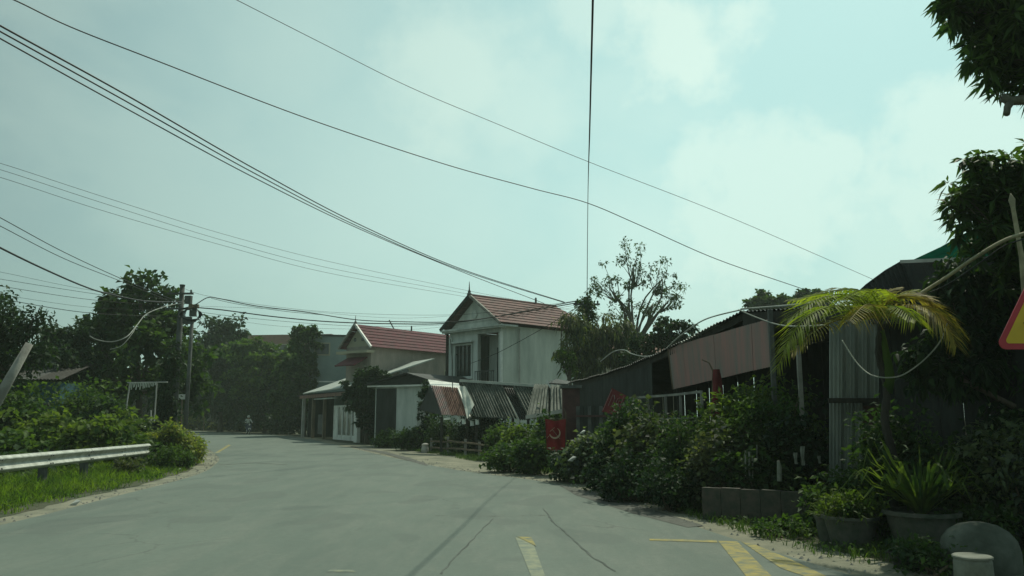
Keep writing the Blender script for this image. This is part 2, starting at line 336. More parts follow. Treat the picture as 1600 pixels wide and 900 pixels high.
def tree(name, label, px, Y, blobs, m='leaf_dark', per_m2=5, per=55, ls=.16, lw=.24, cr=None, tr=.14, bark='bark', cat='tree', group=None, fork=.45, holes=.15, nlimb=26, droop=.2, zb=-.1, depth=1.0, shell=.45, whorl=False, multi=1, bare=0, flat=.75):
    """blobs as seen: (px, py, half width px, half height px[, dY])"""
    b = base(px, Y); root = thing(name, label, cat, b, group=group); W = []
    for q in blobs:
        y = Y + (q[4] if len(q) > 4 else 0); c = P(q[0], q[1], y); W.append((tuple(c), (q[2]*y/F, q[2]*y/F*depth, q[3]*y/F)))
    top = Vector(W[0][0]); cl_ = clump_points(W, per_m2, shell, holes)
    cr = cr or max(.12, .26*min(min(w[1][0], w[1][2]) for w in W))
    mb = MB()
    for s_ in range(multi):
        b0 = b + Vector((random.uniform(-1, 1), random.uniform(-1, 1), 0))*tr*(multi-1)*1.5
        mid = b0.lerp(Vector((top.x, top.y, top.z)), .5); fz = top.z*fork
        fk = Vector((b0.x+(top.x-b0.x)*fork*.6 + random.uniform(-.3, .3)*(multi > 1), b0.y+(top.y-b0.y)*fork*.6, fz))
        mb.tube([b0+Vector((0, 0, -.05)), b0+Vector((0, 0, .15*fz)), b0.lerp(fk, .6)+Vector((tr*.5*random.uniform(-1, 1), 0, 0)), fk], [tr*1.35, tr, tr*.85, tr*.7], n=8)
        for w in W:
            c = Vector(w[0]); limb(mb, fk, c, tr*.5, tr*.22, sag=.12)
    mb.build('trunk', bark, root, world=True, smooth=True)
    lb = MB(); idx = RNG.choice(len(cl_), min(nlimb, len(cl_)), replace=False)
    cs = np.array([w[0] for w in W])
    for i in idx:
        p = cl_[i]; k = int(np.argmin(((cs-p)**2).sum(1))); a0 = Vector(cs[k]) * .75 + fk * .25
        limb(lb, a0, Vector(p), tr*.2, tr*.05, sag=.12, n=4, seg=4)
    lb.build('limb', bark, root, world=True, smooth=True, kind='stuff')
    foliage('crown', root, m, cl_, cr, per, ls, lw, droop, zb, flat=flat, whorl=whorl)
    return root
def shrub(name, label, px, Y, w, h, m='leaf_mid', per_m2=26, per=26, ls=.11, lw=.3, py=None, group=None, cat='shrub', droop=.25, zb=.25, depth=.8, stems=6, whorl=False, z0=0.0, bark='wood', cr=None, lift=.08, flat=.75):
    """w,h in metres, rooted on the ground at column px, distance Y"""
    b = base(px, Y); b.z = z0; root = thing(name, label, cat, b, group=group)
    blobs = [((b.x, b.y, z0+h*.52), (w*.42, w*.42*depth, h*.44))]
    for i in range(4):
        a_ = random.uniform(0, 6.28); blobs.append(((b.x+math.cos(a_)*w*.24, b.y+math.sin(a_)*w*.24*depth, z0+h*random.uniform(.25, .72)), (w*.26, w*.26*depth, h*.26)))
    cl_ = clump_points(blobs, per_m2, .3, .1); cl_[:, 2] = np.maximum(cl_[:, 2], z0+lift)
    mb = MB()
    for i in range(stems):
        p = Vector(cl_[RNG.integers(len(cl_))]); limb(mb, b+Vector((random.uniform(-.1, .1)*w, random.uniform(-.1, .1)*w, -.03)), p, .016+.008*h, .006, sag=.1, n=5, seg=4)
    mb.build('stem', bark, root, world=True, smooth=True)
    foliage('foliage', root, m, cl_, cr or .17*min(w, h)+.03, per, ls, lw, droop, zb, flat=flat, whorl=whorl)
    return root
# ------------------------------------------------------------------ ground and road
def catmull(pts, n=8):
    pts = [Vector((*p, 0)) if len(p) == 2 else Vector(p) for p in pts]; out = []
    for i in range(len(pts)-1):
        p0, p1, p2, p3 = pts[max(i-1, 0)], pts[i], pts[i+1], pts[min(i+2, len(pts)-1)]
        for j in range(n):
            t = j/n; out.append(.5*((2*p1)+(p2-p0)*t+(2*p0-5*p1+4*p2-p3)*t*t+(3*p1-p0-3*p2+p3)*t**3))
    return out+[pts[-1]]
LE = [(-6.4,-20),(-6.8,-6),(-7.0,4),(-7.05,11),(-7.4,15),(-8.0,20.5),(-9.1,25),(-11.2,31),(-16,41),(-24.5,52),(-38,62),(-58,72)]
RE = [(6.8,-20),(5.4,-6),(4.0,4),(2.75,10),(2.1,13.4),(.75,18.7),(-1.5,22.8),(-4.5,30),(-9.2,42.5),(-17.4,62),(-31,80),(-58,93)]
le, re_ = catmull(LE), catmull(RE)
def ribbon(a, b, z, na=4):
    mb = MB(); k = na+1
    for i, (p, q) in enumerate(zip(a, b)):
        for j in range(k):
            v = p.lerp(q, j/na); mb.v.append((v.x, v.y, z))
        if i: mb.f += [((i-1)*k+j, (i-1)*k+j+1, i*k+j+1, i*k+j) for j in range(na)]
    return mb
def offset(line, d, wob=0.0, f=None):
    out = []
    for i, p in enumerate(line):
        t = (line[min(i+1, len(line)-1)]-line[max(i-1, 0)]).normalized(); n = Vector((t.y, -t.x, 0))
        dd = d if f is None else f(p, d); out.append(p + n*(dd + wob*math.sin(i*1.7)*math.cos(i*.9+2)))
    return out
mb = MB()
gs = 26; ex = np.concatenate([-np.geomspace(700, 20, 8), np.linspace(-15, 15, 10), np.geomspace(20, 700, 8)])
ey = np.concatenate([[-120, -60, -25], np.linspace(-10, 60, 16), np.geomspace(75, 900, 7)])
for y in ey:
    for x in ex: mb.v.append((x, y, 0.0))
k = len(ex); mb.f = [(j*k+i, j*k+i+1, (j+1)*k+i+1, (j+1)*k+i) for j in range(len(ey)-1) for i in range(k-1)]
mb.build('ground', 'ground', kind='structure')
ribbon(offset(le, -.55, .12), offset(le, .35), .006, 3).build('road_shoulder', 'dust', kind='structure')
def rw(p, d): return d + 1.9*math.sin(math.pi*min(1, max(0, (p.y-17)/28)))**.7
ribbon(offset(re_, -.35), offset(re_, .75, .15, rw), .006, 3).build('road_shoulder', 'dust', kind='structure')
ribbon(offset(le, -1.15, .2), offset(le, -.50, .1), .010, 2).build('dirt_strip', 'ground', kind='structure')
ribbon([p.copy() for p in le], [p.copy() for p in re_], .012, 8).build('road', 'road', kind='structure')
def gpt(px, py): 
    yc = (450-py)/F; d = Vector(((px-800)/F, math.cos(PITCH)-yc*math.sin(PITCH), math.sin(PITCH)+yc*math.cos(PITCH))); t = -EYE/d.z
    return Vector((d.x*t, d.y*t, 0))
def mark(name, pxs, m, z=.016):
    g = [gpt(*p) for p in pxs]; mb = MB(); mb.add([(p.x, p.y, z) for p in g], [tuple(range(len(g)))]); return mb.build(name, m, kind='structure')
mark('road_marking', [(1122,847),(1152,848),(1168,864),(1206,903),(1166,903)], 'mark')
mark('road_marking', [(1158,848),(1180,853),(1235,876),(1292,903),(1258,903),(1220,890)], 'mark')
mark('road_marking', [(1015,843.6),(1120,846),(1121,849.8),(1015,846.4)], 'mark')
mark('road_marking', [(805,841),(830,842),(852,903),(830,903)], 'mark_pale')
mark('road_marking', [(806,840),(830,842),(838,856)], 'mark', z=.020)
mark('road_marking', [(336,708),(340,709),(361,696),(357,695)], 'mark')
mark('road_marking', [(320,709),(345,707.5),(345,708.7),(320,710.2)], 'mark_pale', z=.020)
mark('road_marking', [(515,893),(550,893),(556,896),(510,896)], 'mark_pale')
def crack(pxs, w, m='crack', z=.016):
    g = [gpt(*p) for p in pxs]; mb = MB(); L = []
    for i in range(len(g)-1):
        for t in np.linspace(0, 1, 9)[:-1]: L.append(g[i].lerp(g[i+1], t))
    L.append(g[-1]); vs = []
    for i, p in enumerate(L):
        t = (L[min(i+1, len(L)-1)]-L[max(i-1, 0)]).normalized(); n = Vector((t.y, -t.x, 0)); o = n*random.uniform(-.012, .012); ww = w*random.uniform(.25, 1.2)
        vs += [p+o-n*ww/2, p+o+n*ww/2]
    mb.add([(v.x, v.y, z) for v in vs], [(2*i, 2*i+1, 2*i+3, 2*i+2) for i in range(len(L)-1)]); return mb.build('road_crack_and_shade', m, kind='structure')
crack([(848,795),(862,815),(890,840),(925,872),(962,895)], .030)
crack([(688,899),(710,875),(740,843),(770,812)], .022)
crack([(680,807),(720,808),(800,808),(870,806)], .02, 'patch')
crack([(300,728),(345,727),(400,724),(450,727)], .10, 'patch')  # dark strip painting the bush shadow across the road
mark('patch_and_shade', [(548,697),(600,706),(640,716),(668,726),(668,729),(636,720),(598,709),(548,698.5)], 'patch')
mark('patch_and_shade', [(870,757),(960,778),(1040,804),(1100,823),(1075,826),(990,804),(900,775)], 'patch')  # darker band painting the hedge's shade onto the right road edge
# ------------------------------------------------------------------ grass verge (nobody could count the blades)
def blades(name, label, area, n, h, w, m='grass', lean=.35, cat='grass', hf=None):
    P0 = area(n); n = len(P0); H = h*RNG.uniform(.45, 1.25, n)
    if hf is not None: H = H*hf(P0)
    D = unit(np.stack([RNG.normal(0, lean, n), RNG.normal(0, lean, n), np.ones(n)], 1)); a_ = RNG.uniform(0, 6.28, n)
    S = np.stack([np.cos(a_), np.sin(a_), np.zeros(n)], 1)*w*.5; bend = np.stack([D[:, 0], D[:, 1], -.25*np.ones(n)], 1)
    b_ = P0; mid = b_+D*H[:, None]*.55; tip = b_+D*H[:, None]+bend*H[:, None]*.55
    V = np.stack([b_-S, b_+S, mid+S*.8, mid-S*.8, tip], 1).reshape(-1, 3); k_ = np.arange(n)[:, None]*5
    Fq = np.concatenate([k_+[0, 1, 2], k_+[0, 2, 3], k_+[3, 2, 4]], 1).reshape(-1, 3)
    o = npmesh(name, V, Fq, m, None, kind='stuff'); return tag(o, label, cat)
LX = np.array([(p.x, p.y) for p in le]); RX = np.array([(p.x, p.y) for p in re_])
def lx(y): return np.interp(y, LX[:, 1], LX[:, 0])
def rx(y): return np.interp(y, RX[:, 1], RX[:, 0])
def patchy(p, s=1.0, thr=.5):
    return (np.sin(p[:, 0]*2.3*s+1.3*np.sin(p[:, 1]*1.7*s))+np.cos(p[:, 1]*1.9*s+p[:, 0]*.7)+RNG.normal(0, .6, len(p))) > (thr*2-1)*1.2
def verge_left(n):
    y = 9+20*RNG.random(n)**1.1; d = .55+RNG.random(n)**1.0*5.5; p = np.stack([lx(y)-d, y, np.zeros(n)], 1)
    return p[(d > .9) | patchy(p, 1.5, .6)]
blades('grass', 'bright green grass on the verge under the guardrail', verge_left, 46000, .34, .016, hf=lambda p: np.clip((lx(p[:, 1])-p[:, 0])*.55, .18, 1.15))
def verge_right(n):
    y = 7+30*RNG.random(n); d = .35+RNG.random(n)*2.2; p = np.stack([rx(y)+d+1.9*np.sin(np.pi*np.clip((y-17)/28, 0, 1))**.7, y, np.zeros(n)], 1)
    return p[patchy(p, 1.3, .45)]
blades('grass', 'low weeds and grass tufts along the right road edge by the pots', verge_right, 26000, .15, .012, m='leaf_mid', hf=None)
def far_left(n):
    y = 28+45*RNG.random(n); d = .8+RNG.random(n)*7; p = np.stack([lx(y)-d, y, np.zeros(n)], 1); return p
blades('grass', 'rough grass behind the bend on the left bank', far_left, 9000, .35, .03, m='leaf_mid')
# weeds hugging the edges, low leafy ground cover
def scatter_cover(label, f, n, ls, m):
    p = f(n); C = p + np.stack([np.zeros(len(p)), np.zeros(len(p)), RNG.uniform(.02, .12, len(p))], 1)
    D = rand_dirs(len(p), .5); L = ls*RNG.uniform(.6, 1.3, len(p)); V, Fq = leaf_mesh(C, D, L, L*.3, .2); V[:, 2] = np.maximum(V[:, 2], .01)
    tag(npmesh('ground_cover', V, Fq, m, None, kind='stuff'), label, 'weeds')
scatter_cover('small leafy weeds creeping over the dusty left road edge', lambda n: verge_left(n), 9000, .07, 'leaf_mid')
scatter_cover('small leafy weeds under the hedges at the right road edge', lambda n: verge_right(n), 9000, .07, 'leaf_dark')
def stones(n):
    y = 8+30*RNG.random(n); s = RNG.random(n) < .5
    x = np.where(s, lx(y)-RNG.random(n)**2*.8-.05, rx(y)+RNG.random(n)**2*.9+.05); return np.stack([x, y, np.zeros(n)], 1)
ps = stones(900); mb = MB()
for p in ps:
    r_ = random.uniform(.008, .035); mb.add([(p[0]+r_*math.cos(t)*random.uniform(.6, 1.2), p[1]+r_*math.sin(t)*random.uniform(.6, 1.2), .006) for t in (0, 1.57, 3.14, 4.71)]+[(p[0], p[1], r_*.9+.006)], [(0,1,4),(1,2,4),(2,3,4),(3,0,4)])
tag(mb.build('gravel', 'concrete', kind='stuff'), 'loose pale gravel scattered along both dusty road edges', 'gravel')
# ------------------------------------------------------------------ guardrail
gr = thing('guardrail', 'galvanised steel W-beam guardrail on the grass verge at left', 'guardrail', P(120, 712, 17).xy.to_3d() if False else Vector((-9.5, 17, 0)))
G0, G1 = Vector((-8.7, 8.6)), Vector((-10.35, 23.0)); gd = (G1-G0).normalized(); gn = Vector((gd.y, -gd.x)); LG = (G1-G0).length
prof = [(0, .31), (.035, .305), (.075, .265), (.08, .245), (.045, .205), (.01, .165), (.01, .145), (.045, .105), (.08, .065), (.075, .045), (.035, .005), (0, 0)]
def gz(t): return .52 - .10*t
NS = 7
for i in range(NS):
    t0, t1 = i/NS, (i+1)/NS+.012*(i < NS-1); mb = MB(); th = .006*(i % 2)
    vs = []
    for t in (t0, t1):
        p = G0 + gd*LG*t
        for (o, z) in prof: vs.append((p.x+gn.x*(o+.08+th), p.y+gn.y*(o+.08+th), gz(t)+z))
    for t in (t0, t1):
        p = G0 + gd*LG*t
        for (o, z) in prof: vs.append((p.x+gn.x*(o+.074+th), p.y+gn.y*(o+.074+th), gz(t)+z))
    k = len(prof); fs = [(j, j+1, k+j+1, k+j) for j in range(k-1)]+[(2*k+j, 3*k+j, 3*k+j+1, 2*k+j+1) for j in range(k-1)]+[(0, k, 3*k, 2*k), (k-1, 2*k+k-1, 3*k+k-1, 2*k-1)]
    fs += [(j, 2*k+j, 2*k+j+1, j+1) for j in range(k-1)]+[(k+j, k+j+1, 3*k+j+1, 3*k+j) for j in range(k-1)]
    mb.add(vs, fs).build('beam', 'galv', gr, world=True, smooth=False)
for i in range(NS+1):
    t = min(i/NS, .995); p = G0 + gd*LG*t; mb = MB()
    mb.bar((p.x, p.y, -.05), (p.x, p.y, gz(t)+.30), .13, .13); mb.build('post', 'concrete_dark', gr, world=True)
    mb = MB()
    for zz in (.075, .235):
        for s_ in (-.05, .05): 
            q = p + gd*s_; mb.tube([(q.x+gn.x*.13, q.y+gn.y*.13, gz(t)+zz), (q.x+gn.x*.175, q.y+gn.y*.175, gz(t)+zz)], .016, n=6)
    mb.bar((p.x+gn.x*.05, p.y+gn.y*.05, gz(t)+.05), (p.x+gn.x*.05, p.y+gn.y*.05, gz(t)+.26), .10, .08)
    mb.build('bolt_plate', 'concrete_dark', gr, world=True)
# ------------------------------------------------------------------ left: trees, shrubs, far bend
GT = 'trees on the left bank'
tree('tree', 'tall broad tree with sparse leafy top beside the left power pole', 222, 38.5,
     [(205,512,70,34),(224,448,34,24),(250,468,24,24,1),(160,512,42,28,-1),(228,568,96,56),(140,568,62,50,1),(200,478,40,24),(262,500,22,20),(180,484,24,18),(300,590,34,50,2),(130,505,14,12)], m='leaf_dark', per_m2=4.2, per=34, ls=.34, lw=.36, tr=.20, group=GT, shell=.2, holes=.12, cr=.30)
tree('tree', 'dark feathery tree cut by the left frame edge', 5, 27, [(0,500,60,40),(-50,540,80,60),(30,545,42,40),(52,497,16,9),(-30,600,80,50)], m='leaf_deep', per_m2=9, per=50, ls=.2, lw=.25, tr=.18, group=GT, shell=.3, cr=.3)
tree('tree', 'small rounded dark tree between the left edge tree and the tall tree', 98, 36, [(98,530,30,34),(72,560,46,34),(115,570,48,44)], m='leaf_deep', per_m2=8, per=50, ls=.24, lw=.3, tr=.13, group=GT, shell=.3)
tree('tree', 'dark bushy tree just right of the left power pole', 345, 77, [(345,545,40,44),(318,580,48,46),(372,585,46,50),(350,622,56,30)], m='leaf_deep', per_m2=3, per=60, ls=.46, lw=.32, tr=.25, group=GT, shell=.3)
tree('tree', 'light green layered tree in front of the long beige building', 415, 71, [(405,575,52,42),(440,560,42,26),(380,550,30,24),(420,615,58,30),(455,600,34,34)], m='leaf_mid', per_m2=3.2, per=50, ls=.42, lw=.32, tr=.2, group=GT, shell=.3, flat=.35)
tree('tree', 'narrow dark tree with a small top left of the pale shop canopy', 476, 61, [(476,545,22,34),(478,520,22,11),(463,585,34,30),(452,620,36,30)], m='leaf_dark', per_m2=6, per=55, ls=.32, lw=.32, tr=.15, group=GT, shell=.3)
tree('tree', 'far dark tree closing the road bend behind the scooter', 300, 92, [(300,590,60,40),(350,600,60,40),(400,618,60,38),(255,600,50,40),(440,620,50,34)], m='leaf_deep', per_m2=1.6, per=60, ls=.5, lw=.34, tr=.3, group=GT, shell=.2)
tree('tree', 'dark low-branched tree closing the gap under the left bank trees', 262, 90, [(262,610,50,44),(300,630,40,30),(230,640,40,30),(330,620,36,34)], m='leaf_deep', per_m2=4, per=60, ls=.5, lw=.34, tr=.2, group=GT, shell=.2)
tree('tree', 'dark low-branched tree left of the shop behind the hedges', 430, 70, [(420,632,46,30),(452,620,30,36),(385,640,36,26)], m='leaf_deep', per_m2=3, per=60, ls=.4, lw=.34, tr=.2, group=GT, shell=.2)
tree('tree', 'dark wide tree with drooping crown over the white folding gate', 574, 45, [(578,604,36,28),(594,628,38,42),(560,624,30,20),(600,660,26,34),(575,583,22,14)], m='leaf_deep', per_m2=9, per=50, ls=.28, lw=.3, tr=.14, group='trees along the far side of the road', shell=.3, fork=.55)
tree('tree', 'slim dark conical tree beside the rusty lean-to roof', 664, 36.5, [(664,625,13,28),(668,665,20,36),(655,690,22,18)], m='leaf_deep', per_m2=12, per=50, ls=.18, lw=.3, tr=.08, group='trees along the far side of the road', shell=.2)
# leafy bushes right behind the guardrail
for i, (px, Y, w, h, m_, lab) in enumerate((
    (18, 21.5, 2.6, 1.5, 'leaf_mid', 'low leafy shrub behind the guardrail at the left frame edge'),
    (60, 23.5, 2.8, 2.0, 'leaf_lime', 'broad-leaved yellow-green shrub behind the left part of the guardrail'),
    (105, 25, 3.0, 2.2, 'leaf_mid', 'mid green shrub with layered leaves in front of the teal hut'),
    (140, 22.5, 2.4, 1.9, 'leaf_lime', 'bright light green shrub with flat leaf tiers behind the guardrail middle'),
    (178, 25.5, 2.6, 2.4, 'leaf_lime', 'tallest pale green shrub behind the guardrail left of the pipe frame'),
    (90, 20.2, 2.2, .9, 'leaf_dark', 'low dark bush touching the back of the guardrail'),
    (205, 23.6, 1.9, 1.25, 'leaf_mid', 'rounded shrub below the pipe frame'),
    (235, 26, 2.0, 1.3, 'leaf_dark', 'dark bush behind the end of the guardrail'),
    (30, 18.6, 2.4, .8, 'leaf_dark', 'dark low bush nearest the left frame edge'),
    (160, 28.5, 2.5, 2.9, 'leaf_dark', 'dark tall shrub at the foot of the tall tree'))):
    shrub('shrub', lab, px, Y, w*.82, h*.84*random.uniform(.85, 1.1), m_, per_m2=11, per=34, ls=.20, lw=.38, group='shrubs behind the guardrail', zb=.05, depth=.7, flat=.28, cr=.30)
shrub('shrub', 'yellow-green croton bush at the road bend past the guardrail end', 272, 24.6, 1.75, 1.25, 'leaf_croton', per_m2=60, per=30, ls=.11, lw=.3, group='bushes at the left road bend', cr=.13)
shrub('shrub', 'sunlit tip of croton bush leaning over the road edge', 300, 25.6, 1.1, 1.0, 'leaf_croton', per_m2=60, per=30, ls=.11, lw=.3, group='bushes at the left road bend', cr=.12)
shrub('shrub', 'small dark weed clump under the croton bush', 283, 23.2, .9, .5, 'leaf_mid', per_m2=50, per=26, ls=.09, group='bushes at the left road bend')
shrub('shrub', 'brownish dry weed clump below the guardrail near its right end', 205, 20.4, .9, .5, 'leaf_dry', per_m2=50, per=26, ls=.09, group='bushes at the left road bend')
shrub('shrub', 'green weed clump covering the right end of the guardrail', 262, 22.6, .9, .75, 'leaf_mid', per_m2=50, per=26, ls=.09, group='bushes at the left road bend')
tree('tree', 'leafy tree filling the gap behind the teal hut', 110, 44, [(110,590,60,44),(70,600,50,40),(150,610,50,40)], m='leaf_dark', per_m2=5, per=44, ls=.3, lw=.36, tr=.15, group=GT, shell=.2)
shrub('shrub', 'tall green bush right of the teal hut under the trees', 128, 30, 2.6, 2.9, 'leaf_mid', per_m2=12, per=30, ls=.2, lw=.36, group='shrubs behind the guardrail', flat=.4)
shrub('shrub', 'tall dark bush at the left frame edge before the hut', 8, 26, 2.6, 2.7, 'leaf_mid', per_m2=12, per=30, ls=.2, lw=.36, group='shrubs behind the guardrail', flat=.4)
GH = 'hedge clumps across the far bend'
for px, Y, w, h, m_, lab in ((322, 88, 6, 1.7, 'leaf_croton', 'flowering pale hedge at the far bend'), (352, 86, 5, 1.9, 'leaf_dark', 'dark hedge clump left of the scooter'),
    (372, 82, 5, 2.2, 'leaf_dry', 'brownish hedge clump just left of the scooter rider'), (402, 78, 6, 2.4, 'leaf_deep', 'dark hedge behind the scooter rider'), (425, 72, 5, 2.3, 'leaf_dry', 'dull hedge right of the scooter rider'),
    (448, 66, 4, 2.2, 'leaf_deep', 'dark hedge left of the shop'), (300, 92, 6, 3.0, 'leaf_dark', 'tall dark hedge behind the croton bush')):
    shrub('hedge', lab, px, Y, w, h, m_, per_m2=4, per=40, ls=.38, lw=.34, group=GH, cat='hedge', stems=4, depth=.5)
lit = thing('plastic_sheet', 'crumpled white plastic sheet on the far hedge at the bend', 'plastic sheet', base(336, 80))
mb = MB(); c = P(335, 653, 80)
grid = [[c + Vector((-.75+.3*i, random.uniform(-.15, .15), -.45+.3*j+random.uniform(-.1, .1)-(.2 if i == 5 else 0))) for i in range(6)] for j in range(4)]
mb.add([v for r_ in grid for v in r_], [(j*6+i, j*6+i+1, j*6+i+7, j*6+i+6) for j in range(3) for i in range(5)]); mb.build('sheet', 'plastic', lit, world=True)
# little white roadside board on a stake (two)
for px, py, Y, w_, lab in ((283, 620, 38, .45, 'small white board on a stake right of the left power pole'), (319, 620, 82, .9, 'small pale board under the trees at the bend')):
    b = base(px, Y); s_ = thing('board_sign', lab, 'sign', b, group='small roadside boards'); z = P(px, py, Y).z
    MB().box(-.03, -.03, 0, .03, .03, z).build('post', 'wood', s_); MB().box(-w_/2, -.05, z-.12, w_/2, -.031, z+.12).build('board', 'white', s_)
# teal hut at left
hut = thing('hut', 'low teal hut with a brown tin roof behind the left shrubs', 'hut', base(66, 33), R(8))
MB().box(-2.6, 0, 0, .6, 3, 2.86).build('wall', 'wall_teal', hut)
for i in range(4): MB().corr((-3+.95*i, -.5, 2.95+.003*i), (-2.05+.95*i, -.5, 2.95+.003*i), (-2.05+.95*i, 3.3, 3.87+.003*i), (-3+.95*i, 3.3, 3.87+.003*i), 7, .02, .01).build('roof_sheet', 'wood_dark' if i != 2 else 'tin_dark', hut)
MB().box(-.6, -.05, .1, .3, -.005, 2.0).build('door', 'wood_dark', hut); MB().box(-2.1, -.05, 1.0, -1.2, -.005, 1.8).build('window', 'glass', hut)
ch = thing('plastic_chair', 'small white plastic chair left upside down on the teal hut roof', 'chair', (P(83, 573, 35).x, 35, 3.78))
MB().box(-.22, -.22, .0, .22, .22, .04).build('seat', 'plastic', ch); MB().box(-.22, .2, .04, .22, .235, .34).build('backrest', 'plastic', ch)
for sx in (-1, 1):
    for sy in (-1, 1): MB().bar((sx*.19, sy*.19, .0), (sx*.24, sy*.24, -.32), .045).build('leg', 'plastic', ch)
# pipe frame with hanging strips
fr = thing('pipe_frame', 'pale pipe frame with hanging strips beside the left power pole', 'frame', base(228, 29))
pts = {k: P(k[0], k[1], 29) for k in ((197,598),(262,597),(197,650),(245,598),(243,658),(205,597))}
for a_, b_ in (((199,598,29),(262,597,29)), ((203,598,29),(197,640,29)), ((245,598,29),(241,660,29)), ((200,659,29),(240,659,29)), ((236,641,29),(236,659,29))):
    MB().tube([P(*a_), P(*b_)], .025, 6).build('pipe', 'concrete_pale', fr, world=True)
mb = MB()
for i in range(16):
    x = 204+i*2.6; mb.tube([P(x, 598, 28.95), P(x-1.5+random.uniform(-1, 1), 600+random.uniform(2, 10), 28.95)], .018, 4)
mb.build('hanging_strip', 'cloth_white', fr, world=True)
cart = thing('cart', 'dark handcart loaded with a pale sack beneath the pipe frame', 'cart', base(215, 28.2)); cb = base(215, 28.2)
MB().box(-.7, -.4, .45, .7, .4, .6).box(-.7, -.4, .6, -.65, .4, .95).box(.65, -.4, .6, .7, .4, .95).build('tray', 'wood_dark', cart)
for s_ in (-.35, .35):
    mb = MB(); mb.tube([(s_, -.48, .3), (s_, -.42, .3)], .3, 14); mb.build('wheel', 'rubber', cart)
MB().lathe((0, 0, .6), [(.25, 0), (.42, .12), (.45, .35), (.30, .55), (.08, .62)], 12).build('sack', 'cloth_white', cart, smooth=True)
# pale leaning pole at left edge
lp = thing('leaning_pole', 'pale thick pole leaning right at the left frame edge', 'pole', base(-30, 12))
MB().tube([P(-78, 752, 12), P(-2, 622, 12), P(46, 537, 12.2)], [.085, .075, .055], 12).build('shaft', 'concrete', lp, world=True, smooth=True)
# ------------------------------------------------------------------ power poles and wires
def power_pole(label, px_b, px_t, py_t, Y, r0, r1, extras=True, m='concrete_dark'):
    t = P(px_t, py_t, Y); b = Vector((t.x, Y, 0)); root = thing('power_pole', label, 'power pole', b, group='roadside power poles')
    MB().tube([b+Vector((0, 0, -.1)), b.lerp(t, .5), t], [r0, (r0+r1)/2, r1], 12).build('pole', m, root, world=True, smooth=True)
    MB().tube([t, t+Vector((0, 0, .06))], r1*1.12, 12).build('cap', m, root, world=True)
    return root, t
pB, tB = power_pole('dark concrete power pole with cable boxes rising from the left trees', 270, 285, 447, 34, .16, .10)
for dz, L in ((-.35, 1.1), (-1.0, 1.2)):
    mb = MB(); mb.bar(tB+Vector((-L/2, -.15, dz)), tB+Vector((L/2, -.15, dz)), .08); mb.build('crossarm', 'concrete_dark', pB, world=True)
    for k in (-.45, 0, .45): MB().lathe(tB+Vector((k, -.15, dz+.04)), [(.02, 0), (.05, .02), (.03, .06), (.05, .09), (.02, .13)], 8).build('insulator', 'mottled_grey', pB, world=True)
for (px, py, w_, h_, d_) in ((296, 469, .26, .34, .2), (303, 490, .24, .26, .2), (294, 501, .34, .30, .2), (308, 479, .18, .16, .15), (300, 480, .16, .22, .18)):
    c = P(px, py, 33.8); MB().box(c.x-w_/2, c.y-d_, c.z-h_/2, c.x+w_/2, c.y, c.z+h_/2).build('cable_box', 'concrete_dark' if w_ > .2 else 'wood', pB, world=True)
foliage('creeper', pB, 'leaf_deep', clump_points([((tB.x-.25, 33.8, 1.6), (.4, .3, 1.6)), ((tB.x-.1, 33.8, 3.6), (.3, .3, .9))], 26, .4, .1), .22, 30, .2, .3, .4, -.3)
mb = MB()
for k in range(7):
    c = P(300, 492, 33.7); pts = [c+Vector((.30*math.cos(t)*(1+.1*k), -.02*k, .34*math.sin(t)*(1-.06*k))) for t in np.linspace(0, 2*math.pi, 13)]; mb.tube(pts, .016, 5)
mb.build('cable_coil', 'cable', pB, world=True)
pB2, tB2 = power_pole('slimmer shorter pole just right of the dark power pole at left', 276, 300, 505, 33, .09, .07)
pA, tA = power_pole('tall grey power pole wrapped in creepers behind the dark shed', 917, 916, 466, 36, .20, .12)
mb = MB(); mb.bar(tA+Vector((-.6, -.15, -.3)), tA+Vector((.6, -.15, -.3)), .08); mb.build('crossarm', 'concrete_dark', pA, world=True)
for k in (-.5, -.2, .2, .5): MB().lathe(tA+Vector((k, -.15, -.26)), [(.02, 0), (.05, .02), (.03, .06), (.05, .09), (.02, .13)], 8).build('insulator', 'mottled_grey', pA, world=True)
cr_ = clump_points([((tA.x, 36, 5.6), (.35, .35, 1.5)), ((tA.x-.1, 36, 3.6), (.55, .5, 1.6))], 30, .6, .1)
foliage('creeper', pA, 'leaf_dark', cr_, .18, 30, .16, .3, .4, -.3)
def wire(label, pts, r, m='cable', group='overhead wires', n=5, steps=14, nm='wire', cat='wire'):
    """pts: (px, py, Y) seen points; straight in space between them apart from the smooth sag they spell out"""
    W = catmull([P(*p) for p in pts], steps); mb = MB(); mb.tube(W, r, n); o = mb.build(nm, m, None, smooth=True)
    return tag(o, label, cat, group)
EXT = 0
wire('thick upper strand of the three dark wires falling from the upper left', [(-160,-50,9.3),(0,40,11),(200,150,14),(400,265,19),(560,350,25),(720,420,31),(882,472,36)], .016)
wire('thick middle strand of the three dark wires falling from the upper left', [(-160,-40,9.4),(0,49,11.1),(200,160,14.1),(400,272,19),(560,354,25),(720,422,31),(882,473,36)], .014)
wire('lowest strand of the three dark wires falling from the upper left', [(-160,-30,9.5),(0,60,11.2),(200,171,14.2),(400,279,19),(560,357,25),(720,424,31),(850,474,35)], .013)
wire('long dark wire that dips from the top left and passes the tall centre wire', [(-60,-32,10.5),(22,0,11),(110,42,12),(240,93,13),(480,185,15.5),(690,255,17.5),(830,294,18.8),(917,317,19.5),(1000,352,20.5),(1120,405,22),(1250,450,24),(1330,478,25)], .011)
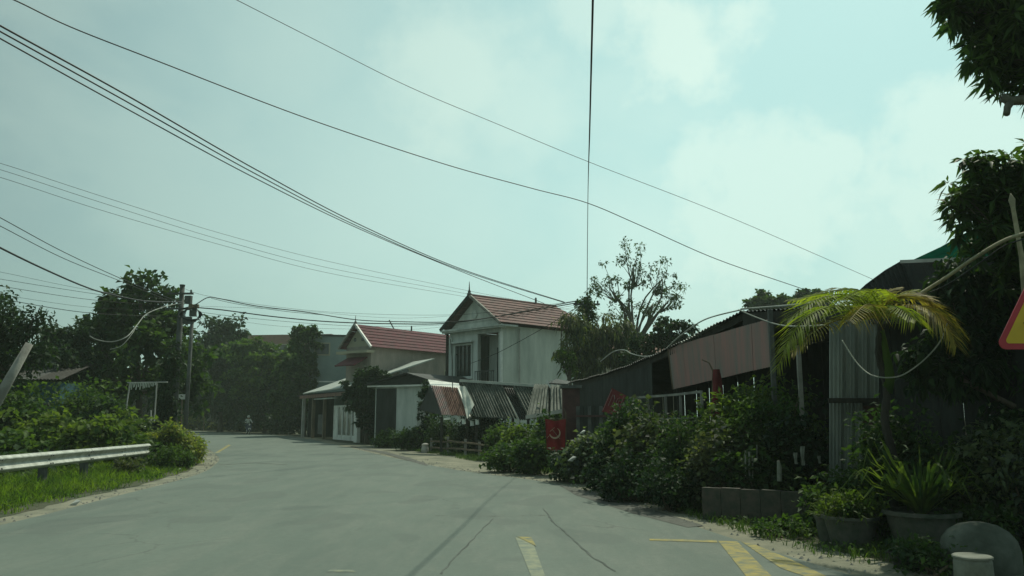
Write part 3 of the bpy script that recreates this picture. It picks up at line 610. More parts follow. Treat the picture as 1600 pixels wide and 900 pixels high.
wire('thin straight wire crossing from top left of centre towards the right roofs', [(300,-35,15),(370,0,15.5),(500,66,17),(640,136,18.5),(780,195,20.5),(920,253,22),(1130,335,25),(1340,426,29),(1440,470,31)], .008)
wire('left strand of the twin wire rising straight overhead from the creeper pole', [(928,-120,8.6),(925.5,0,10.1),(921,200,15),(918.5,317,21.3),(917,467,36)], .010)
wire('right strand of the twin wire rising straight overhead from the creeper pole', [(930,-120,8.6),(927,0,10.1),(921.8,200,15),(918.5,317,21.3),(917.5,467,36)], .010)
for k, (y0, y1, y2) in enumerate(((255, 366, 452), (265, 376, 457), (277, 384, 462))):
    wire('%s of three thin pale wires crossing the sky left of centre' % ('uppermost', 'middle', 'lowest')[k], [(-120, y0-32, 22), (0, y0, 24), (160, y0+52, 27), (350, y1, 32), (520, y1+44, 37), (740, y2+4, 45), (900, y2+34, 52)], .008, m='cable')
wire('upper of two wires dropping to the tall left tree', [(-80,298,17),(0,340,18.5),(100,394,21.5),(200,440,25),(285,474,30)], .011)
wire('lower of two wires dropping to the tall left tree', [(-80,312,17),(0,353,18.5),(100,404,21.5),(190,440,25),(283,478,30)], .010)
wire('thick black cable dropping from the left edge to the dark power pole', [(-80,344,16),(0,387,17.5),(70,421,20),(130,447,22.5),(165,458,25),(225,470,29),(284,472,33.8)], .024)
for k, (y0, y1, y2, r_) in enumerate(((425,447,470,.006),(436,452,478,.008),(447,462,480,.009),(460,474,486,.006),(467,483,495,.012))):
    wire('%s of five low thin wires behind the left trees' % ('first from top', 'second from top', 'third from top', 'fourth from top', 'lowest and thickest')[k], [(-90,y0-14,27),(0,y0,28.5),(140,y1+6,31),(284,y2,33.9)], r_)
# bundle between the two poles, in front of the houses
BW = [([(286,482,33.8),(305,476,33.7),(325,465,33.6),(345,467,33.7),(400,478,34),(480,488,34.4),(560,500,34.8),(640,503,35.2),(700,503,35.5),(760,497,35.7),(840,482,35.9),(914,468,36)], .020, 'upper thick cable bundle sagging between the two power poles'),
      ([(300,480,33.7),(345,484,33.8),(430,495,34.2),(520,503,34.6),(620,506,35.1),(700,505,35.5),(780,494,35.7),(914,471,36)], .024, 'lower thick cable bundle sagging between the two power poles'),
      ([(300,486,33.7),(380,496,34),(480,505,34.5),(580,510,35),(700,507,35.5),(800,494,35.8),(914,474,36)], .008, 'thin lower wire under the two bundles'),
      ([(286,450,33.8),(322,462,34),(420,478,34.3),(540,489,34.8),(700,492,35.5),(820,482,35.8),(914,468,36)], .006, 'thin upper wire above the two bundles'),
      ([(330,466,33.6),(360,473,33.8),(400,480,34),(450,487,34.3),(505,492,34.5)], .010, 'short slack loop under the upper bundle'),
      ([(310,490,33.6),(420,508,34),(540,514,34.7),(680,512,35.4),(914,478,36)], .005, 'faintest wire below the bundles'),
      ([(300,478,33.8),(450,484,34.3),(620,497,35.2),(760,488,35.7),(914,468,36)], .005, 'faint straight wire between the poles')]
for pts, r_, lab in BW: wire(lab, pts, r_, group='cables between the two power poles')
wire('dark service cable slanting from the creeper pole down to the white house', [(914,474,35.9),(885,490,36.5),(850,512,37.5),(780,550,39.5),(735,568,41)], .014, group='cables between the two power poles')
wire('short cable dropping from the left pole boxes', [(303,480,33.7),(308,495,33.7),(322,512,33.6)], .012, group='cables between the two power poles')
wire('pale slack cable looping down in front of the tall left tree', [(140,525,29),(152,531,29),(175,534,29.2),(198,526,29.5),(214,508,30.5),(230,490,31.5),(262,478,33),(284,474,33.8)], .020, m='cable_pale', nm='cable', cat='cable')
wire('short pale slack cable below the loop in the left tree', [(172,546,29.2),(190,540,29.3),(206,522,29.8),(214,508,30.5)], .012, m='cable_pale', nm='cable', cat='cable')
# ------------------------------------------------------------------ buildings
def local(root): return rootmat(root).inverted()
# --- white two-storey house
C = P(783, 650, 42); hs = thing('house', 'white two-storey house with brick-red tiled gable roof in the centre', 'house', (C.x, 42, 0), R(43))
LH, WH, ZE, ZR = 7.6, 4.3, 6.25, 7.95
wl_ = MB()                                   # side wall (y=0) and back, local x along side, y along facade
wl_.box(0, 0, 0, LH, .2, ZE); wl_.build('side_wall', 'wall_side', hs)
MB().box(LH-.2, .2, 0, LH, WH, ZE).box(.9, WH-.2, 0, LH-.2, WH, ZE).build('back_wall', 'wall_side', hs)
# facade: left bay with window projects, balcony bay recessed by .9 m
by0, by1 = 2.0, WH                          # window bay from y=2.0 to WH
fa = MB()
wy0, wy1, wz0, wz1 = 2.4, 3.8, 3.65, 5.35
fa.box(0, by0, 0, .2, wy0, ZE-.35).box(0, wy1, 0, .2, by1, ZE-.35).box(0, wy0, 0, .2, wy1, wz0).box(0, wy0, wz1, .2, wy1, ZE-.35)
fa.box(.2, by0, 0, 1.0, by0+.18, ZE-.35); fa.build('front_wall', 'wall_white', hs)
MB().box(1.0, .2, 3.0, 1.15, by0+.18, ZE-.35).build('balcony_back_wall', 'wall_side', hs)
MB().box(-.04, -.04, 0, .08, .08, ZE-.35).build('pilaster', 'white', hs)
MB().box(.08, .2, 0, .2, .32, ZE-.35).build('pilaster', 'wall_side', hs)
MB().box(.3, by0-.03, 3.0, .9, by0-.003, ZE-.4).build('recess_shade', 'wall_dark', hs)  # dark panel painting the shadow on the side of the balcony recess
MB().box(-.06, by0-.16, 0, -.003, by0+.2, ZE-.36).build('pilaster', 'wall_white', hs)
MB().box(-.06, WH-.22, 0, -.003, WH+.04, ZE-.36).build('pilaster', 'wall_white', hs)
MB().box(-.35, .22, 2.85, 1.0, by0, 3.0).box(-.12, by0, 2.75, -.002, WH+.05, 2.95).build('balcony_slab', 'wall_white', hs)
MB().box(1.15, .6, 3.05, 1.2, 1.4, 5.2).box(.985, .62, 3.05, .998, 1.42, 5.2).build('balcony_door', 'glass', hs)
rl = MB(); rl.bar((-.28, .25, 3.85), (-.28, by0-.2, 3.85), .05)
for k in range(9): rl.bar((-.28, .3+k*.185, 3.0), (-.28, .3+k*.185, 3.83), .025)
rl.build('railing', 'concrete_dark', hs)
wf = MB(); wf.box(-.05, wy0-.1, wz0-.1, .12, wy0, wz1+.1).box(-.05, wy1, wz0-.1, .12, wy1+.1, wz1+.1).box(-.05, wy0, wz1, .12, wy1, wz1+.1).box(-.12, wy0-.15, wz0-.16, .12, wy1+.15, wz0-.1)
win = wf.build('window', 'wall_white', hs)
MB().box(.10, wy0, wz0-.1, .14, wy1, wz1).build('pane', 'glass', win)
mm = MB()
for k in range(1, 4): y = wy0+(wy1-wy0)*k/4; mm.bar((.07, y, wz0-.1), (.07, y, wz1), .05)
mm.bar((.07, wy0, 4.9), (.07, wy1, 4.9), .05); mm.build('sash', 'wood_dark', win)
MB().box(-.28, wy0-.25, wz1+.13, -.003, wy1+.25, wz1+.22).build('window_hood', 'wall_white', hs)
# frieze and cornice on the facade
MB().box(-.02, -.02, ZE-.35, .25, WH+.02, ZE-.08).build('frieze', 'wall_white', hs)
MB().box(-.45, -.35, ZE-.08, .9, WH+.35, ZE+.02).box(-.38, -.28, ZE-.16, .1, WH+.28, ZE-.083).build('cornice', 'wall_white', hs)
# gable pediment
g = MB(); g.add([(0, 0, ZE+.02), (0, WH, ZE+.02), (0, WH/2, ZR-.12), (.15, 0, ZE+.02), (.15, WH, ZE+.02), (.15, WH/2, ZR-.12)], [(0,2,1),(3,4,5),(0,1,4,3),(1,2,5,4),(2,0,3,5)]); g.build('gable', 'wall_side', hs)
MB().tube([(-.06, WH/2, 7.0), (.0, WH/2, 7.0)], .22, 14).build('gable_medallion', 'wall_white', hs)
for s_, y0 in ((1, -.38), (-1, WH+.38)):
    MB().bar((-.42, y0, ZE+.03), (-.42, WH/2, ZR+.08), .12, .14).build('barge_board', 'tin_dark' if s_ < 0 else 'concrete', hs)
# roof planes as overlapping tile courses (near plane and far plane), hipped at the back
NC = 9
for s_ in (0, 1):
    for k in range(NC):
        t0, t1 = k/NC, (k+1)/NC+.01
        def pt(x, t, up=0): 
            y = -.4+(WH/2+.4)*t; y = y if s_ == 0 else WH-y; return (x, y, ZE+.04+(ZR-ZE)*t+up)
        xe0 = LH+.45-1.7*t0; xe1 = LH+.45-1.7*t1
        q = [pt(-.45, t0, .05), pt(xe0, t0, .05), pt(xe1, t1, .005), pt(-.45, t1, .005)]
        if s_: q = q[::-1]
        MB().slab(q, .035).build('tile_course', 'tile_red', hs)
hp = [(LH+.45, -.4, ZE+.04), (LH+.45, WH+.4, ZE+.04), (LH-1.25, WH/2, ZR+.04)]; MB().slab(hp, .05).build('hip_roof', 'tile_red', hs)
MB().tube([(-.45, WH/2, ZR+.09), (LH-1.2, WH/2, ZR+.09)], .08, 8).build('ridge_cap', 'tile_red', hs)
MB().lathe((-.42, WH/2, ZR+.08), [(.12, 0), (.14, .08), (.07, .14), (.09, .2), (.04, .3), (.012, .75)], 10).build('finial', 'concrete_dark', hs)
MB().lathe((4.7, WH/2, ZR+.1), [(.06, 0), (.06, .3), (.03, .36)], 8).build('vent_pipe', 'concrete_dark', hs)
MB().bar((-.04, WH+.2, 0), (-.04, WH+.2, ZE-.1), .12).build('downpipe', 'wood_dark', hs)
MB().bar((1.25, -.09, 0), (1.25, -.09, ZE-.1), .06).build('downpipe', 'concrete_pale', hs)
# --- rendered house with crimson roof
C = P(577, 650, 49.5); h2 = thing('house', 'plain rendered house with crimson roof left of the white house', 'house', (C.x, 49.5, 0), R(52))
L2, W2, E2, R2 = 11.5, 2.3, 5.8, 7.15
MB().box(0, 0, 0, L2, .2, E2).box(0, .2, 0, .2, W2, E2).box(.2, W2-.2, 0, L2, W2, E2).build('wall', 'wall_render', h2)
g = MB(); g.add([(0, 0, E2), (0, W2, E2), (0, W2/2, R2-.1), (.15, 0, E2), (.15, W2, E2), (.15, W2/2, R2-.1)], [(0,2,1),(3,4,5),(0,1,4,3),(1,2,5,4),(2,0,3,5)]); g.build('gable', 'wall_beige', h2)
for k in (-.35, .35): MB().tube([(-.03, W2/2+k, E2+.45), (.02, W2/2+k, E2+.45)], .12, 10).build('gable_vent', 'glass', h2)
for s_ in (0, 1):
    for k in range(7):
        t0, t1 = k/7, (k+1)/7+.01
        def pt(x, t, up=0):
            y = -.35+(W2/2+.35)*t; y = y if s_ == 0 else W2-y; return (x, y, E2-.15+(R2-E2+.15)*t+up)
        q = [pt(-.35, t0, .05), pt(L2+.3, t0, .05), pt(L2+.3, t1, .005), pt(-.35, t1, .005)]; q = q[::-1] if s_ else q
        MB().slab(q, .035).build('tile_course', 'tile_crimson', h2)
MB().bar((-.36, -.37, E2-.1), (-.36, W2/2, R2+.06), .12, .12).build('barge_board', 'white', h2); MB().bar((-.36, W2+.37, E2-.1), (-.36, W2/2, R2+.06), .12, .12).build('barge_board', 'concrete', h2)
MB().box(-.6, -.3, E2-.45, .0, W2+.3, E2-.3).build('cornice', 'wall_beige', h2)
MB().slab([(-1.1, .3, 4.6), (-1.1, W2-.2, 4.6), (-.02, W2-.2, 5.15), (-.02, .3, 5.15)], .08).build('porch_roof', 'tile_crimson', h2)
MB().lathe((-.33, W2/2, R2+.05), [(.09, 0), (.1, .1), (.03, .2), (.01, .55)], 8).build('finial', 'concrete_dark', h2)
for x in (4.6, 8.0): MB().lathe((x, W2/2, R2+.02), [(.05, 0), (.05, .3), (.02, .36)], 8).build('vent_pipe', 'concrete_dark', h2)
MB().bar((3.4, W2/2+.3, R2-.1), (3.0, W2/2+.5, R2+.65), .06).build('bracket', 'concrete_dark', h2)
for x in (2.3, 6.6): 
    w_ = MB().box(x, -.05, 3.6, x+1.0, -.003, 4.6).build('window', 'wall_beige', h2); MB().box(x+.1, -.07, 3.7, x+.9, -.052, 4.5).build('pane', 'glass', w_)
# --- grey-green block and long beige block behind
C = P(552, 650, 62); h3 = thing('building', 'flat grey-green box building behind the shop canopy', 'building', (C.x, 62, 0), R(100))
z3 = P(530, 526, 62).z
MB().box(0, 0, 0, 5, 3.4, z3).build('wall', 'wall_grey', h3); MB().box(-.1, -.1, z3+.002, 5.1, 3.5, z3+.12).build('parapet', 'tin_dark', h3)
MB().box(.003, 3.403, 3.0, .13, 3.46, z3-.5).build('downpipe', 'white', h3)
w_ = MB().box(-.04, 1.9, z3-1.5, -.003, 3.1, z3-.5).build('window', 'wall_beige', h3); MB().box(-.06, 2.0, z3-1.4, -.042, 3.0, z3-.6).build('pane', 'glass', w_)
w_ = MB().box(-.04, .1, 4.05, -.003, 3.3, 4.15).build('ledge', 'white', h3)
C = P(512, 650, 108); h4 = thing('building', 'long low beige building behind the left trees', 'building', (C.x, 108, 0), R(172))
z4 = P(512, 522, 108).z
MB().box(0, -7, 0, 13.5, 0, z4-1.3).build('wall', 'wall_beige', h4); MB().box(-.2, -7.2, z4-1.295, 13.7, .2, z4).build('fascia', 'tile_dull', h4)
MB().box(-.25, .2, z4-1.42, 13.75, .3, z4-1.3).build('gutter', 'leaf_lime' if False else 'wall_beige', h4)
for k in range(4):
    w_ = MB().box(1+k*2.5, .003, z4-2.4, 2.2+k*2.5, .05, z4-1.3).build('window', 'white', h4); MB().box(1.1+k*2.5, .052, z4-2.3, 2.1+k*2.5, .07, z4-1.4).build('pane', 'glass', w_)
# --- roofs seen through the centre trees
for px, Y, z_, lab in ((1010, 58, 7.6, 'distant dull red roof glimpsed through the airy tree'), (935, 64, 8.6, 'distant brown roof just right of the creeper pole')):
    C = P(px, 650, Y); hr = thing('house', lab, 'house', (C.x, Y, 0), R(20), group='distant houses behind the trees')
    MB().box(-3, 0, 0, 3, 5, z_-1.7).build('wall', 'wall_beige', hr)
    MB().slab([(-3.4, -.4, z_-1.8), (3.4, -.4, z_-1.8), (3.4, 2.5, z_), (-3.4, 2.5, z_)], .1).build('roof', 'tile_dull', hr); MB().slab([(3.4, 5.4, z_-1.8), (-3.4, 5.4, z_-1.8), (-3.4, 2.5, z_), (3.4, 2.5, z_)], .1).build('roof', 'tile_dull', hr)
# --- shop with pale canopy
C = P(569, 650, 47); sh = thing('shop', 'open-fronted shop under a pale canopy roof with white folding gate', 'shop', (C.x, 47, 0), R(118))
# local x along the frontage (away), y outward to the road
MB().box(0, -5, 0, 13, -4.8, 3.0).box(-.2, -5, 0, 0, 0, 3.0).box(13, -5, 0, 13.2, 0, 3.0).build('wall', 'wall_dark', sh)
MB().box(6.6, -4.7, 0, 6.75, -.1, 2.9).build('partition', 'wall_grey', sh)
MB().slab([(-.4, .9, 3.15), (11.2, .9, 3.0), (10.8, -4.2, 4.9), (-.4, -4.2, 4.9)][::-1], .07).build('canopy_roof', 'canopy', sh)
for k in range(3): MB().slab([(11.3+k*1.05, .6, 2.95-.01*k), (12.33+k*1.05, .6, 2.94-.01*k), (12.33+k*1.05, -4.5, 3.5), (11.3+k*1.05, -4.5, 3.5)][::-1], .05).build('roof_sheet', 'tin_dark', sh)
MB().box(-.3, .62, 2.72, 13, .70, 2.93).build('fascia', 'tin_rust', sh)
MB().box(2.5, .9, 2.55, 6.8, 1.25, 2.60).build('awning_strip', 'canopy', sh)
for x in (6.9, 9.8, 12.6): MB().box(x, .35, 0, x+.2, .55, 2.75).build('column', 'wood' if x < 12 else 'concrete_pale', sh)
MB().box(8.0, .2, .3, 9.4, .25, 1.6).build('display_board', 'concrete_dark', sh)
MB().box(5.0, -.2, 0, 6.4, -.05, 1.9).build('counter', 'concrete_pale', sh)
for k in range(5):
    x = .35+k*.98; lf = MB(); lf.box(x, .3, .05, x+.09, .36, 2.15).box(x+.8, .3, .05, x+.89, .36, 2.15).box(x+.09, .3, 2.06, x+.8, .36, 2.15).box(x+.09, .3, .05, x+.8, .36, .35)
    d_ = lf.build('gate_leaf', 'white', sh); MB().box(x+.09, .31, .35, x+.8, .33, 2.06).build('pane', 'glass' if k < 4 else 'white', d_)
MB().box(-.3, .3, 0, .3, .5, 1.75).build('gate_pier', 'white', sh)
# --- low gabled house with white wall
C = P(676, 650, 39.5); lh = thing('house', 'low white-walled house with shallow grey gable roof behind the slim conical tree', 'house', (C.x, 39.5, 0), R(150))
zt = P(652, 585, 40).z; ze = P(600, 601, 41).z
MB().box(0, -5, 0, 3.6, 0, ze-.1).build('wall', 'wall_white', lh)
MB().box(2.25, .003, .0, 3.5, .05, ze-.2).build('dark_shutter', 'wall_dark', lh); MB().box(.25, .003, .0, .9, .04, 1.9).build('door', 'concrete_pale', lh)
g = MB(); g.add([(-.3, .1, ze), (3.9, .1, ze), (1.4, .1, zt), (-.3, -.05, ze), (3.9, -.05, ze), (1.4, -.05, zt)], [(0,1,2),(3,5,4),(0,3,4,1),(1,4,5,2),(2,5,3,0)]); g.build('gable', 'tin_dark', lh)
MB().slab([(-.5, .35, ze-.02), (-.5, -5.3, ze-.02), (1.4, -5.3, zt+.03), (1.4, .35, zt+.03)], .06).build('roof', 'tin_dark', lh); MB().slab([(4.1, .35, ze-.02), (1.4, .35, zt+.03), (1.4, -5.3, zt+.03), (4.1, -5.3, ze-.02)], .06).build('roof', 'tin_dark', lh)
MB().box(-.4, .102, ze-.12, 4.0, .2, ze-.04).build('fascia', 'white', lh)
# --- lean-to with rusty sheet and white ridge
def quadP(a): return [P(*p) for p in a]
lt = thing('lean_to', 'lean-to with steep rusty red sheets under a bright white ridge', 'shed', base(700, 33.5))
q = quadP([(674,602,33.5),(716,606,33),(733,650,31.5),(690,648,32)])
for i in range(3):
    a, b = q[0].lerp(q[1], i/3), q[0].lerp(q[1], (i+1)/3+.02); d_, c_ = q[3].lerp(q[2], i/3), q[3].lerp(q[2], (i+1)/3+.02)
    off = Vector((0, -.012*i, 0)); MB().corr(a+off, b+off, c_+off, d_+off, 5, .022, .006).build('roof_sheet', ('tin_pink', 'tin_rust', 'tin_rust')[i], lt, world=True)
MB().slab(quadP([(669,593,34.6),(717,599,34.1),(720,609,33.0),(674,605,33.5)]), .05).build('ridge_flashing', 'tin_bright', lt, world=True)
MB().slab(quadP([(672,603,33.6),(674,603,33.6),(690,649,32.1),(655,640,34.5)]), .05).build('end_wall', 'tin_dark', lt, world=True)
mb = MB(); a_ = P(716,607,32.9); b_ = P(734,652,31.4); mb.bar(a_, b_, .06, .08); mb.build('verge_trim', 'tin_bright', lt, world=True)
MB().bar(P(694,655,31.9), P(704,654,31.8), .08).build('gutter_end', 'tin_bright', lt, world=True)
for px in (690, 730): 
    t = P(px, 655, 32.2); MB().bar((t.x, t.y, 0), (t.x, t.y, t.z+.1), .1).build('post', 'wood_dark', lt, world=True)
tag(MB().tube([P(707,612,32.7), P(707,566,32.6), P(704,530,32.5)], .02, 6).build('rod', 'concrete_dark'), 'thin upright rod standing above the white ridge flashing', 'rod')
# torn white tarp hanging to its right
tp = thing('tarpaulin', 'torn pale tarpaulin hanging between rusty lean-to and grey sheets', 'tarpaulin', base(728, 32))
def cloth(pxs, nu, nv, amp):
    a, b, c, d = quadP(pxs); mb = MB()
    for j in range(nv+1):
        for i in range(nu+1):
            p = a.lerp(b, i/nu).lerp(d.lerp(c, i/nu), j/nv); p = p+Vector((0, amp*math.sin(i*1.9+j*.7)+amp*.6*math.sin(j*1.3), amp*.3*math.sin(i*2.2))); mb.v.append(tuple(p))
    mb.f = [(j*(nu+1)+i, j*(nu+1)+i+1, (j+1)*(nu+1)+i+1, (j+1)*(nu+1)+i) for j in range(nv) for i in range(nu)]; return mb
cloth([(718,603,32.4),(728,604,32.4),(741,632,31.6),(730,655,31.2)], 5, 8, .05).build('sheet', 'cloth_white', tp, world=True, smooth=True)
cloth([(722,606,32.5),(731,622,32.2),(738,655,31.6),(728,640,31.9)], 4, 6, .05).build('sheet', 'concrete_pale', tp, world=True, smooth=True)
RAG = {737: 'lowest white rag in the bushes right of the torn tarpaulin', 745: 'rightmost white rag in the bushes below the torn tarpaulin', 716: 'leftmost white rag under the rusty sheets', 724: 'white rag right below the foot of the torn tarpaulin'}
for (px, py) in ((737,662),(745,660),(716,656),(724,659)): 
    tag(cloth([(px-3,py-5,31),(px+3,py-4,31),(px+4,py+3,31),(px-2,py+4,30.9)], 3, 3, .03).build('rag', 'cloth_white'), RAG[px], 'rag', 'white rags below the tarpaulin')
# --- grey fibre-cement sheds
fs_ = thing('shed', 'low shed of grey corrugated sheets with a pale ridge below the white house', 'shed', base(800, 32))
TL, TR, BR, BL = quadP([(720,597,33.5),(835,605,30.5),(862,655,28.4),(742,652,31.2)])
for i in range(7):
    if i == 4: continue
    t0, t1 = i/7, (i+1)/7+.012; o = Vector((0, -.02*(i % 2), .0))
    MB().corr(TL.lerp(TR, t0)+o, TL.lerp(TR, t1)+o, BL.lerp(BR, t1)+o, BL.lerp(BR, t0)+o, 4, .045, .008).build('roof_sheet', 'fibro', fs_, world=True)
MB().corr(TL.lerp(TR, 4/7)+Vector((.1, .05, -.1)), TL.lerp(TR, 5/7)+Vector((.1, .05, -.1)), BL.lerp(BR, 5/7)+Vector((.1, .05, -.05)), BL.lerp(BR, 4/7)+Vector((.1, .05, -.05)), 5, .03, .008).build('roof_sheet', 'tin_dark', fs_, world=True)
mb = MB(); mb.bar(TL+Vector((0,0,.06)), TR+Vector((0,0,.06)), .14, .10); mb.build('ridge_cap', 'canopy', fs_, world=True)
mb = MB(); mb.slab([TL+Vector((.3,.3,-.05)), TR+Vector((.3,.3,-.05)), TR+Vector((2.5,3.5,-.7)), TL+Vector((2.5,3.5,-.7))], .05); mb.build('back_roof', 'tin_dark', fs_, world=True)
for t in (0, .5, 1):
    p = BL.lerp(BR, t)+Vector((.05, .15, 0)); MB().bar((p.x, p.y, 0), (p.x, p.y, p.z), .1).build('post', 'wood_dark', fs_, world=True)
f2 = thing('shed', 'smaller mossy sheet roof between grey sheds and the gate pillar', 'shed', base(850, 27))
TL, TR, BR, BL = quadP([(835,600,29.5),(886,603,27),(893,640,25.5),(822,652,27.5)])
for i in range(3): MB().corr(TL.lerp(TR, i/3), TL.lerp(TR, (i+1)/3+.02), BL.lerp(BR, (i+1)/3+.02), BL.lerp(BR, i/3), 4, .045, .008).build('roof_sheet', 'fibro', f2, world=True)
MB().bar(BL, BR, .05, .12).build('eave_trim', 'concrete_pale', f2, world=True)
for t in (0.05, .95):
    p = BL.lerp(BR, t); MB().bar((p.x, p.y+.1, 0), (p.x, p.y+.1, p.z), .09).build('post', 'wood_dark', f2, world=True)
tb = thing('patio_table', 'tiny flat tin rain cover on short legs beside the gate pillar', 'rain cover', base(870, 25)); 
MB().slab(quadP([(855,598,25),(870,592,25.6),(892,596,25),(886,600,24.4)]), .04).build('sheet', 'tin_dark', tb, world=True)
for px in (858, 886): 
    t = P(px, 599, 25); MB().bar((t.x, t.y, 0), tuple(t), .06).build('leg', 'wood_dark', tb, world=True)
MB().bar(P(853,594,24.8), P(860,605,24.8), .05).build('trim', 'white', tb, world=True)
# low rail fence and stone stumps along the pale shoulder
fe = thing('fence', 'low weathered rail fence behind the pale shoulder in the centre', 'fence', base(715, 30))
FP = [gpt(662,708), gpt(688,711), gpt(715,715), gpt(737,717), gpt(760,721), gpt(776,724)]
for p in FP: MB().bar((p.x+.25, p.y+.5, 0), (p.x+.25, p.y+.5, .62+random.uniform(-.08, .08)), .09).build('post', 'concrete', fe, world=True)
for a_, b_ in zip(FP, FP[1:]):
    for z_ in (.25, .5): MB().bar((a_.x+.25, a_.y+.45, z_+random.uniform(-.04, .04)), (b_.x+.25, b_.y+.45, z_+random.uniform(-.04, .04)), .06).build('rail', 'wood', fe, world=True)
for px, py, h_, lab in ((775, 731, .42, 'pale rough stone stump at the corner of the pale shoulder'), (664, 708, .4, 'pale stone stump left of the low rail fence'), (769, 733, .22, 'small pale boulder beside the rough stone stump')):
    p = gpt(px, py); o = MB().lathe((p.x, p.y, 0), [(.14, -.02), (.17, h_*.3), (.13, h_*.7), (.15, h_*.9), (.07, h_)], 9).build('stone', 'concrete_pale'); tag(o, lab, 'stone', 'pale stones along the shoulder')
# ------------------------------------------------------------------ centre vegetation
GC = 'trees behind the dark shed'
tree('tree', 'tall airy tree with thin upright stems and sparse leaf tufts', 985, 38, [(990,418,24,52),(1035,436,34,34),(952,450,28,42),(1020,475,38,26),(975,490,40,22),(1045,470,22,20)], m='leaf_dark', per_m2=4.6, per=30, ls=.17, lw=.22, tr=.13, group=GC, shell=.35, holes=.1, cr=.16, fork=.55, nlimb=80, bark='bark_pale', multi=3, zb=.05)
for x0, x1, y1 in ((986, 990, 385), (980, 962, 410), (992, 1030, 425), (984, 940, 425), (990, 1050, 455), (985, 1003, 420)): pass
tree('tree', 'dark low tree in front of the airy tree near the shed ridge', 1040, 33, [(1040,520,34,26),(1065,525,26,18),(1015,540,30,26),(1000,560,30,26)], m='leaf_deep', per_m2=10, per=44, ls=.2, lw=.32, tr=.1, group=GC, shell=.3)
tree('tree', 'hanging creeper-covered snag left of the creeper pole', 893, 34, [(895,498,16,18),(888,545,22,30),(900,520,18,30),(880,500,9,9)], m='leaf_dry', per_m2=12, per=34, ls=.2, lw=.2, tr=.08, group=GC, shell=.3, droop=.7, zb=-.7, cr=.2)
tree('tree', 'brownish drooping tree just right of the creeper pole', 945, 34.5, [(945,530,26,36),(925,555,22,38),(965,545,18,34),(975,520,9,28)], m='leaf_dry', per_m2=11, per=40, ls=.24, lw=.16, tr=.12, group=GC, shell=.3, droop=.8, zb=-.8, cr=.25, bark='bark_pale')
tree('tree', 'small leafy sapling against the white house wall below the snag', 880, 33, [(880,555,14,16),(893,568,14,16)], m='leaf_mid', per_m2=16, per=34, ls=.16, lw=.28, tr=.05, group=GC, shell=.2)
tree('tree', 'distant round-topped dark tree above the right shed roof', 1225, 60, [(1225,474,56,22),(1190,478,28,14),(1268,474,40,18)], m='leaf_dark', per_m2=7, per=60, ls=.36, lw=.34, tr=.3, group=GC, shell=.25)
# shrubs along the far side in front of sheds
GB = 'bushes between the road and the sheds'
for (px, Y, w, h, m_, lab) in ((690, 34.5, 1.6, 1.5, 'leaf_dark', 'rounded bush below the rusty lean-to'), (745, 33.0, 2.0, 1.6, 'leaf_deep', 'dark bush under the torn tarpaulin'), (796, 27.8, 1.6, 1.3, 'leaf_mid', 'mid green bush in front of the grey sheets'),
    (815, 25, 1.3, 1.2, 'leaf_lime', 'yellow-green bush left of the red hammer and sickle flag'), (640, 36, 1.6, .9, 'leaf_dark', 'low bush in front of the low white-walled house'), (610, 39, 1.6, .8, 'leaf_mid', 'small bush on the grassy patch by the dark wide tree'),
    (796, 22.3, 1.5, .85, 'leaf_mid', 'low bush beside the rough stone stump'), (830, 21.2, 1.3, .9, 'leaf_dark', 'dark low bush below the flag'), (848, 23.8, .9, 1.5, 'leaf_dark', 'upright bush beside the flag pole'), (722, 32.6, 1.0, .8, 'leaf_grey', 'greyish flowering bush behind the rail fence'),
    (862, 27.5, 1.2, 2.3, 'leaf_mid', 'climbing leafy shrub on the mossy sheet roof'), (770, 32, 1.0, 2.0, 'leaf_deep', 'tall dark bush in the middle of the grey sheets')):
    shrub('shrub', lab, px, Y, w, h, m_, per_m2=30, per=26, ls=.14, lw=.32, group=GB)
GRt = 'hedge bushes in front of the dark shed'
for (px, Y, w, h, m_, lab) in ((885, 19.0, 1.0, .8, 'leaf_deep', 'dark low bush at the foot of the gate pillar'), (918, 18.4, 1.2, 1.0, 'leaf_grey', 'dark bush with white litter in front of the gate'), (975, 18.8, 1.3, 1.45, 'leaf_dark', 'upright bush right of the tilted red placard'),
    (985, 16.6, 1.5, 1.7, 'leaf_dark', 'dark dense bush left of the pipe railing'), (1025, 15.6, 1.6, 1.6, 'leaf_dry', 'dull grey-green bush under the pipe railing'), (1060, 14.2, 1.4, 1.5, 'leaf_dark', 'dark bush under the railing end'),
    (1100, 14.6, 1.5, 1.6, 'leaf_mid', 'leafy bush in front of the leaning red flag'), (1130, 13.0, 1.2, 1.25, 'leaf_dry', 'dark bush behind the low brown wall'), (1165, 13.8, 1.6, 2.1, 'leaf_lime', 'yellow-green leafy bush under the pink sheets'),
    (1210, 13.0, 1.4, 2.0, 'leaf_mid', 'tall green bush left of the grey tin wall'), (1250, 12.6, 1.2, 1.75, 'leaf_deep', 'dark bush directly left of the grey tin wall'), (1040, 13.2, 1.2, .8, 'leaf_deep', 'low dark bush at the road edge left of the low wall'),
    (985, 14.6, 1.1, .7, 'leaf_deep', 'low dark bush at the road edge below the railing'), (1185, 12.4, 1.1, 1.1, 'leaf_dark', 'dark bush above the white stakes'), (945, 16.6, 1.0, .7, 'leaf_deep', 'low dark bush near the road edge below the placard')):
    shrub('shrub', lab, px, Y, w, h*random.uniform(.9, 1.12), m_, per_m2=42, per=34, ls=(.075, .12, .09, .15)[(px//5) % 4], lw=(.34, .24, .42)[px % 3], group=GRt, cr=.17, stems=12, flat=(.8, .4, 1.1)[(px//7) % 3])
